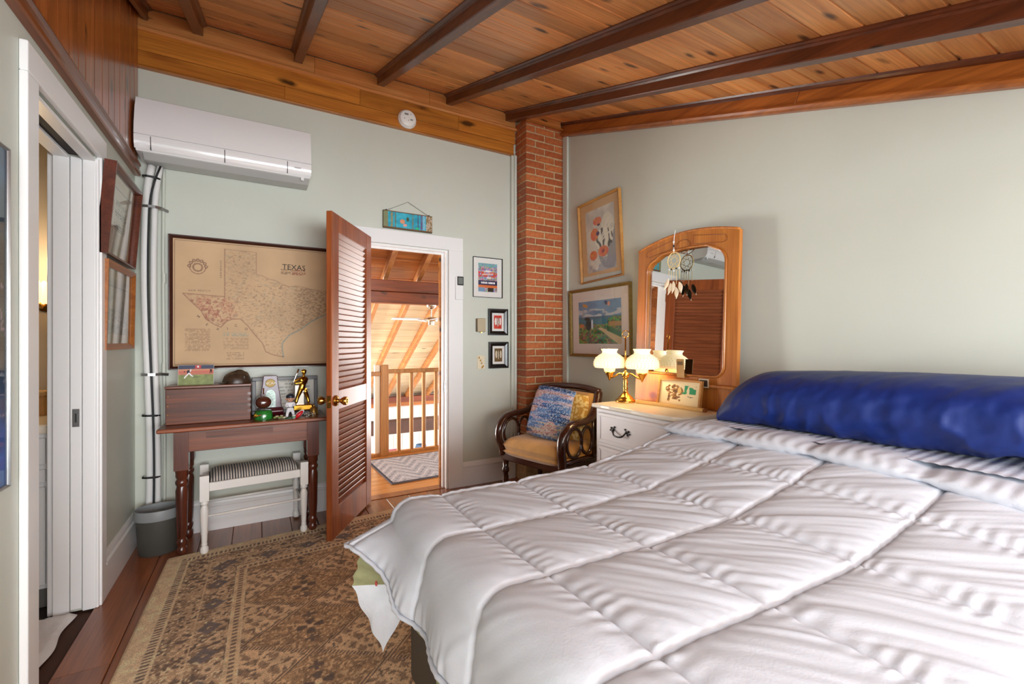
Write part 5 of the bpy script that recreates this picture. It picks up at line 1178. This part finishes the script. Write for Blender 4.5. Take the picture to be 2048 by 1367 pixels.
def cushion(name, parent, w, d, th, mat, loc, rot, p=3.0, n=30, func=None):
    u = np.linspace(-1, 1, n); Ug, Vg = np.meshgrid(u, u, indexing='ij'); hgt = th / 2 * ((1 - np.abs(Ug) ** p) * (1 - np.abs(Vg) ** p)) ** .42
    inw = 1 - .05 * (np.abs(Ug) * np.abs(Vg)) ** 2
    top = np.stack([Ug * w / 2 * inw, Vg * d / 2 * inw, hgt], -1); bot = top.copy()[::-1]; bot[..., 2] *= -1
    P = np.concatenate([top, bot], 0); o = npgrid(name, P, mat, parent)
    if func is not None:
        c = s2l(func((P[..., 0] / w + .5), (P[..., 1] / d + .5))); at = o.data.color_attributes.new('ink', 'FLOAT_COLOR', 'POINT'); at.data.foreach_set('color', np.concatenate([c, np.ones(c.shape[:2] + (1,))], -1).reshape(-1).astype(np.float32))
    o.location = loc; o.rotation_euler = rot; return o
cushion('seat_cushion', t, .565, .47, .13, GOLDV, (0, -.015, .425), (0, 0, 0), 6, 36)
cushion('seat_base_pad', t, .57, .47, .07, GOLDV, (0, -.012, .375), (0, 0, 0), 8, 24)
cushion('back_cushion', t, .54, .38, .09, GOLDV, (.0, .195, .64), (math.radians(78), 0, 0), 5, 24)
def woven(U, V):
    n = vnoise(U * 2.2, V * 34, 3); n2 = vnoise(U * 55, V * 70, 4); n3 = vnoise(U * 1.6, V * 13, 9); n4 = vnoise(U * 1.2, V * 26, 14)
    im = solid(U, (132, 150, 192)); im = put(im, n > .66, (178, 160, 182)); im = put(im, n < .34, (92, 134, 190)); im = put(im, (n3 > .74), (196, 150, 140)); im = put(im, n3 < .25, (70, 112, 172)); im = put(im, (V < .3) & (n > .55), (196, 182, 166)); im = put(im, (n4 > .80), (44, 74, 120))
    im = put(im, (n2 > .66) * .7, (214, 218, 230)); return put(im, (n2 < .22) * .6, (74, 80, 112))
tc_ = thing('woven_cushion', 'blue and pink woven cushion with dark edge on the armchair', 'cushion', (1.91, 2.765, .68), -math.radians(74.8), None, None)
tc_.rotation_euler = (Matrix.Rotation(-math.radians(62), 4, 'Z') @ Matrix.Rotation(math.radians(68), 4, 'X') @ Matrix.Rotation(math.radians(-6), 4, 'Z')).to_euler()
cushion('woven_cover', tc_, .335, .40, .10, M_WEAVE, (0, 0, 0), (0, 0, 0), 4.5, 110, woven)
MB().tube([(.162 * math.copysign(abs(math.cos(a)) ** .25, math.cos(a)), .194 * math.copysign(abs(math.sin(a)) ** .25, math.sin(a)), 0) for a in np.linspace(0, 2 * PI, 61)[:-1]], .004, 6, True).build('piping', BLACK, tc_, smooth=True)
def damask(U, V): return put(solid(U, (190, 146, 66)), vnoise(U * 26, V * 26, 3) > .5, (226, 204, 140))
tg = thing('gold_damask_cushion', 'gold patterned cushion tucked behind the woven blue cushion', 'cushion', (2.005, 2.665, .66))
tg.rotation_euler = (Matrix.Rotation(-math.radians(74), 4, 'Z') @ Matrix.Rotation(math.radians(74), 4, 'X')).to_euler()
cushion('damask_cover', tg, .30, .34, .08, M_WEAVE, (0, 0, 0), (0, 0, 0), 4, 60, damask)

# ================================================================== DRESSER, MIRROR, LAMP
t = thing('white_dresser', 'white painted chest of drawers with shaped cream top and black pulls', 'dresser', (0, 0, 0))
DX0, DX1, DY0, DY1, DZ = 1.90, 2.36, 1.59, 2.235, .79
bx('body', LILAC, t, DX0, DX1, DY0, DY1, .1, DZ - .003, bevel=.004)
top = [(DX1, DY1 + .02), (DX1, DY0 - .02)] + [(DX0 + .09, DY0 - .025), (DX0 + .03, DY0 - .012), (DX0 - .005, DY0 + .03), (DX0 - .012, DY0 + .09), (DX0 - .022, DY0 + .18), (DX0 - .02, DY0 + .25), (DX0 - .016, DY0 + .32), (DX0 - .02, DY0 + .4), (DX0 - .024, DY0 + .5), (DX0 - .02, DY0 + .58), (DX0 - .025, DY1 + .02)]
MB().prism(top, DZ, DZ + .025, 'z').build('dresser_top', TOPW, t, bevel=.006, seg=2)
for z0, z1 in ((.575, .765), (.355, .555), (.135, .335)):
    d = bx('drawer', LILAC, t, DX0 - .014, DX0 - .0005, DY0 + .035, DY1 - .03, z0, z1, bevel=.004)
    m = MB(); y0, y1, a = DY0 + .055, DY1 - .05, .006
    for b_ in ((y0, y1, z0 + .02, z0 + .02 + a), (y0, y1, z1 - .02 - a, z1 - .02), (y0, y0 + a, z0 + .02, z1 - .02), (y1 - a, y1, z0 + .02, z1 - .02)): m.box(DX0 - .018, DX0 - .014, *b_)
    m.build('drawer_bead', LILAC, d)
    for yc in ((DY0 + DY1) / 2 + .09,):
        zc0 = (z0 + z1) / 2
        MB().tube(smooth([(DX0 - .02, yc + .055, zc0 + .005), (DX0 - .035, yc + .035, zc0 - .02), (DX0 - .04, yc, zc0 - .026), (DX0 - .035, yc - .035, zc0 - .02), (DX0 - .02, yc - .055, zc0 + .005)], 5), .005, 8).build('pull', IRON, d, smooth=True)
        for sy in (-1, 1):
            for (dy, dz, r) in ((.055, .006, .013), (.072, .014, .009), (.045, .022, .008), (.064, -.008, .008), (.08, .0, .007)): MB().ball((DX0 - .017, yc + sy * dy, zc0 + dz), .005, r, r * .75, 10, 6).build('rosette', IRON, d, smooth=True)
for x in (DX0 + .03, DX1 - .03):
    for y in (DY0 + .03, DY1 - .03): MB().lathe([(.018, 0), (.022, .02), (.03, .1)], (x, y, 0), 12).build('foot', LILAC, t, smooth=True)
# mirror: arched pine frame; local x to the viewer's right, -y towards the viewer
t = thing('dresser_mirror', 'arched pine framed mirror standing on the dresser', 'mirror', (2.30, 1.89, DZ + .0255)); t.rotation_euler = (Matrix.Rotation(-PI / 2, 4, 'Z') @ Matrix.Rotation(-.035, 4, 'X')).to_euler()
HW = .375; ZS = 1.02
def outer():
    pts = [(-HW, 0), (-HW, ZS)]
    for k in range(1, 24): x = -HW + 2 * HW * k / 24; pts.append((x, ZS + .058 * (1 - (x / HW) ** 2)))
    return pts + [(HW, ZS), (HW, 0)]
def inner(o=0.0, n=8):
    w, zb, z_ = .292 + o, .195 - o, .905 + o; pts = []
    def arc(cx, cz, r, a0, a1): return [(cx + r * math.cos(math.radians(a0 + (a1 - a0) * k / n)), cz + r * math.sin(math.radians(a0 + (a1 - a0) * k / n))) for k in range(n + 1)]
    r = .06
    pts += arc(-w + r, zb + r, r, 270, 180); pts += arc(-w + r * 1.4, z_ - r * .9, r * 1.4, 180, 105)
    for k in range(1, 12): x = -w + .09 + (2 * w - .18) * k / 12; pts.append((x, z_ + .04 + .028 * (1 - (x / w) ** 2)))
    pts += arc(w - r * 1.4, z_ - r * .9, r * 1.4, 75, 0); pts += arc(w - r, zb + r, r, 0, -90)
    return pts
def ringmesh(po, pi, y0, y1, name, mat, parent):
    # frame between an outer outline and an inner hole, triangulated face to face
    bm = bmesh.new()
    vo = [bm.verts.new((x, y0, z)) for x, z in po]; vi = [bm.verts.new((x, y0, z)) for x, z in pi]
    eo = [bm.edges.new((vo[i], vo[(i + 1) % len(vo)])) for i in range(len(vo))]; ei = [bm.edges.new((vi[i], vi[(i + 1) % len(vi)])) for i in range(len(vi))]
    bmesh.ops.triangle_fill(bm, use_beauty=True, use_dissolve=False, edges=eo + ei)
    g = bmesh.ops.extrude_face_region(bm, geom=list(bm.faces)); nvv = [v for v in g['geom'] if isinstance(v, bmesh.types.BMVert)]
    for v in nvv: v.co.y = y1
    bmesh.ops.recalc_face_normals(bm, faces=bm.faces)
    me = bpy.data.meshes.new(name); bm.to_mesh(me); bm.free(); me.materials.append(mat); o = bpy.data.objects.new(name, me); COL.objects.link(o); o.parent = parent; return o
ringmesh(outer(), inner(), 0, -.028, 'frame', MIRW, t)
ip = inner(.004); MB().tube([(x, -.028, z) for x, z in ip], .008, 8, True).build('inner_bead', MIRW, t, smooth=True)
MB().tube([(x, -.026, z) for x, z in outer()[1:-1]], .008, 8).build('crest_bead', MIRW, t, smooth=True)
MIRG = paint('silvered_glass', (226, 228, 226), .015, metal=1.0)
m = MB(); pp = inner(.012); m.add([(x, -.008, z) for x, z in pp], [tuple(range(len(pp)))]); m.build('mirror_glass', MIRG, t)
MB().add([(x, -.002, z) for x, z in outer()], [tuple(range(len(outer())))]).build('backing', MIRW, t)
MB().tube([(.0 + .055 * math.cos(a), -.029, .99 + .042 * math.sin(a)) for a in np.linspace(0, 2 * PI, 29)[:-1]], .0025, 6, True).build('carved_medallion', paint('carved_groove_wood', (140, 78, 32), .35), t, smooth=True)
for sx in (-1, 1):
    MB().tube([(sx * x, -.0285, z) for x, z in ((.075, 1.045), (.29, 1.005), (.30, .99), (.30, .972), (.28, .965), (.075, .992))], .002, 6, True).build('carved_panel_line', bpy.data.materials['carved_groove_wood'], t, smooth=True)
bx('candle_shelf', MIRW, t, -.10, .375, -.05, -.0285, .13, .148, bevel=.004)
# dreamcatcher on the mirror
t = thing('dreamcatcher', 'small dreamcatcher with beads and cream feathers hanging on the mirror', 'dreamcatcher', (2.275, 1.925, 1.885), -PI / 2)
CRM = paint('cream_thread', (226, 200, 140), .7); FEA = paint('cream_feather', (236, 218, 188), .8, sheen=.3)
MB().tube([(0, 0, .025), (.002, -.012, -.02), (0, -.014, -.07), (0, -.012, -.115)], .0022, 6).build('hanging_cord', WHITE, t)
for z in (-.05, -.075, -.10): MB().ball((0, -.014, z), .0055, .0055, .009, 8, 6).build('bead', WHITE if z != -.075 else BLACK, t, smooth=True)
MB().tube([(.048 * math.cos(a), -.012, -.165 + .05 * math.sin(a)) for a in np.linspace(0, 2 * PI, 33)[:-1]], .0035, 8, True).build('hoop', CRM, t, smooth=True)
for k in range(8):
    a = 2 * PI * k / 8; b_ = a + 2 * PI * 3 / 8
    MB().tube([(.048 * math.cos(a), -.012, -.165 + .05 * math.sin(a)), (.02 * math.cos((a + b_) / 2), -.011, -.165 + .02 * math.sin((a + b_) / 2)), (.048 * math.cos(b_), -.012, -.165 + .05 * math.sin(b_))], .0012, 5).build('web_thread', CRM, t)
for k, (x, L) in enumerate(((-.035, .10), (-.018, .13), (.0, .11), (.018, .16), (.04, .13))):
    z0 = -.205 - .012 * (abs(k - 2) == 0); MB().tube([(x, -.012, z0 + .01), (x * 1.1, -.013, z0 - L + .05)], .0016, 5).build('strand', CRM, t)
    MB().ball((x, -.013, z0 - .012), .005, .005, .007, 8, 6).build('bead', BLACK if k % 2 else WHITE, t, smooth=True)
    lean = -.35 + .17 * k; Mx = Matrix.Translation((x * 1.1, -.016, z0 - L + .03)) @ Matrix.Rotation(-lean, 4, 'Y')
    Pf = [[(.017 * math.sin(PI * min(1, .06 + i / 13.0)) * (j - 3) / 3.0, -.006 * (1 - ((j - 3) / 3.0) ** 2) - .010 * (i / 13.0) ** 2, -.075 * i / 13.0) for j in range(7)] for i in range(14)]
    MB(Mx).grid(Pf).build('feather', FEA, t, smooth=True, recalc=False)
# lamp with two hobnail shades
LPX, LPY = 2.105, 2.185
t = thing('student_lamp', 'brass two-armed lamp with lit white hobnail glass shades', 'lamp', (LPX, LPY, DZ + .0255), math.radians(-66))
MB().lathe([(.001, 0), (.064, 0), (.066, .006), (.062, .016), (.05, .022), (.048, .03), (.036, .04), (.018, .06), (.013, .08), (.017, .09), (.012, .1), (.016, .125), (.011, .15), (.018, .158), (.018, .166), (.009, .175), (.0075, .21)], seg=28, caps=False).build('base', BRASS, t, smooth=True, auto=50)
MB().tube([(0, 0, .2), (0, 0, .425)], .0055, 10).build('stem', BRASS, t, smooth=True); MB().lathe([(.006, .158), (.022, .165), (.024, .18), (.016, .195), (.006, .2)], seg=20).build('hub', BRASS, t, smooth=True)
MB().tube([(.022 * math.cos(a), 0, .448 + .022 * math.sin(a)) for a in np.linspace(0, 2 * PI, 25)[:-1]], .003, 8, True).build('finial_ring', BRASS, t, smooth=True)
MILK = paint('lit_milk_glass', (255, 246, 226), .35, emit=(255, 226, 166), estr=.62)
for sx in (-1, 1):
    MB().tube(smooth([(0, 0, .178), (sx * .04, 0, .185), (sx * .075, 0, .165), (sx * .112, 0, .152)], 6), .006, 10).build('arm', BRASS, t, smooth=True)
    MB().lathe([(.001, .135), (.006, .14), (.012, .155), (.03, .185), (.033, .195), (.028, .198), (.001, .198)], (sx * .112, 0, 0), 20, caps=False).build('burner', BRASS, t, smooth=True)
    MB().lathe([(.034, .196), (.037, .205), (.040, .218), (.044, .222)], (sx * .112, 0, 0), 20, caps=False).build('gallery', paint('clear_gallery_glass', (246, 226, 180), .2, emit=(255, 220, 150), estr=.5) if sx < 0 else bpy.data.materials['clear_gallery_glass'], t, smooth=True)
    prof = [(.095, .222), (.103, .23), (.106, .248), (.102, .27), (.09, .292), (.07, .308), (.052, .318), (.048, .328), (.052, .338), (.058, .348)]
    sh = MB().lathe(prof, (sx * .112, 0, 0), 36, caps=False).build('shade', MILK, t, smooth=True)
    m = MB()
    for r_, z_, n_ in ((.1045, .238, 30), (.106, .25, 30), (.104, .262, 30), (.0995, .275, 30), (.092, .289, 26)):
        for k in range(n_):
            a = 2 * PI * (k + (.5 if int(z_ * 1000) % 2 else 0)) / n_; m.ball((sx * .112 + r_ * math.cos(a), r_ * math.sin(a), z_), .0038, seg=6, rings=4)
    o = m.build('hobnails', paint('hobnail_glass', (250, 232, 196), .3, emit=(255, 214, 140), estr=.4) if sx < 0 else bpy.data.materials['hobnail_glass'], sh, smooth=True); o['kind'] = 'stuff'
    MB().ball((sx * .112, 0, .235), .02, .02, .03, 12, 8).build('bulb', paint('warm_bulb_%d' % (sx + 1), (255, 230, 180), .4, emit=(255, 206, 130), estr=2.0), t, smooth=True)
    d = bpy.data.lights.new('lamp_bulb_light', 'POINT'); d.energy = 3.4; d.color = (1, .76, .44); d.shadow_soft_size = .03
    o = bpy.data.objects.new('lamp_bulb_light', d); COL.objects.link(o); o.parent = t; o.location = (sx * .112, 0, .283)
# bison picture, strip of wood and card on the dresser
def bison(U, V):
    im = solid(U, (236, 222, 182)); n = vnoise(U * 22, V * 18, 3); b_ = ell(U, V, .34, .66, .20, .2, .15) | ell(U, V, .46, .58, .14, .2) | ell(U, V, .40, .34, .12, .12) | (segd(U, V, [(.25, .5), (.24, .15)], 1.4) < .04) | (segd(U, V, [(.5, .4), (.52, .2)], 1.4) < .035)
    im = put(im, b_ & (n > .32), (150, 106, 56)); im = put(im, b_ & (n > .68), (92, 62, 36)); im = put(im, (ell(U, V, .50, .62, .05, .12)), (222, 190, 120)); g = (U > .62) & (U < .9) & (V > .5) & (V < .84) & (vnoise(U * 14, V * 11, 7) > .34); im = put(im, g, (44, 150, 104)); im = put(im, ell(U, V, .62, .52, .05, .05), (40, 140, 96)); return put(im, segd(U, V, [(.72, .40), (.78, .37), (.84, .38)], 1.4) < .012, (96, 92, 84))
t = thing('bison_picture', 'small framed bison sketch with green patch leaning on the mirror', 'picture', (2.21, 1.85, DZ + .0257)); t.rotation_euler = (Matrix.Rotation(-PI / 2 + .05, 4, 'Z') @ Matrix.Rotation(-.16, 4, 'X')).to_euler()
m = MB(); w, h, q = .305, .168, .012; m.box(-w / 2, w / 2, -.012, .008, 0, q).box(-w / 2, w / 2, -.012, .008, h - q, h).box(-w / 2, -w / 2 + q, -.012, .008, q, h - q).box(w / 2 - q, w / 2, -.012, .008, q, h - q); m.build('frame', FRAME_P, t)
bx('backing', CREAM, t, -w / 2 + q, w / 2 - q, -.001, .006, q, h - q); sheet('print', t, w - 2 * q, h - 2 * q, 90, 48, bison, None, (0, -.0022, h / 2))
t = thing('wooden_dowel', 'pale wooden strip lying along the dresser before the bison sketch', 'wood strip', (2.155, 1.87, DZ + .0255), math.radians(-84)); MB().prism([(-.014, 0), (.014, 0), (.016, .008), (.012, .018), (0, .022), (-.012, .018), (-.016, .008)], -.235, .225, 'x').build('strip', wood('pale_strip_wood', (226, 188, 124), (206, 160, 96), 'X'), t); bx('end_cap', FRAME_H, t, .225, .24, -.015, .015, .001, .02, bevel=.003)
t = thing('tan_bookmark', 'narrow tan card tucked upright against the mirror glass', 'card', (2.263, 1.875, .99)); t.rotation_euler = (0, -.03, 0)
bx('card', paint('tan_card_stock', (196, 158, 104), .7), t, -.001, .001, -.028, .028, 0, .115); bx('card_band', paint('brown_card_print', (130, 104, 76), .7), t, -.0018, -.001, -.02, .02, .078, .10)
t = thing('small_snapshot', 'small pale edged dark snapshot tucked in the mirror corner', 'photo', (2.255, 1.70, .945)); t.rotation_euler = (0, -.03, 0)
bx('card', CREAM, t, -.001, .001, -.03, .035, 0, .05); bx('print', paint('dark_photo_print', (52, 38, 34), .4), t, -.0018, -.001, -.022, .03, .006, .044)
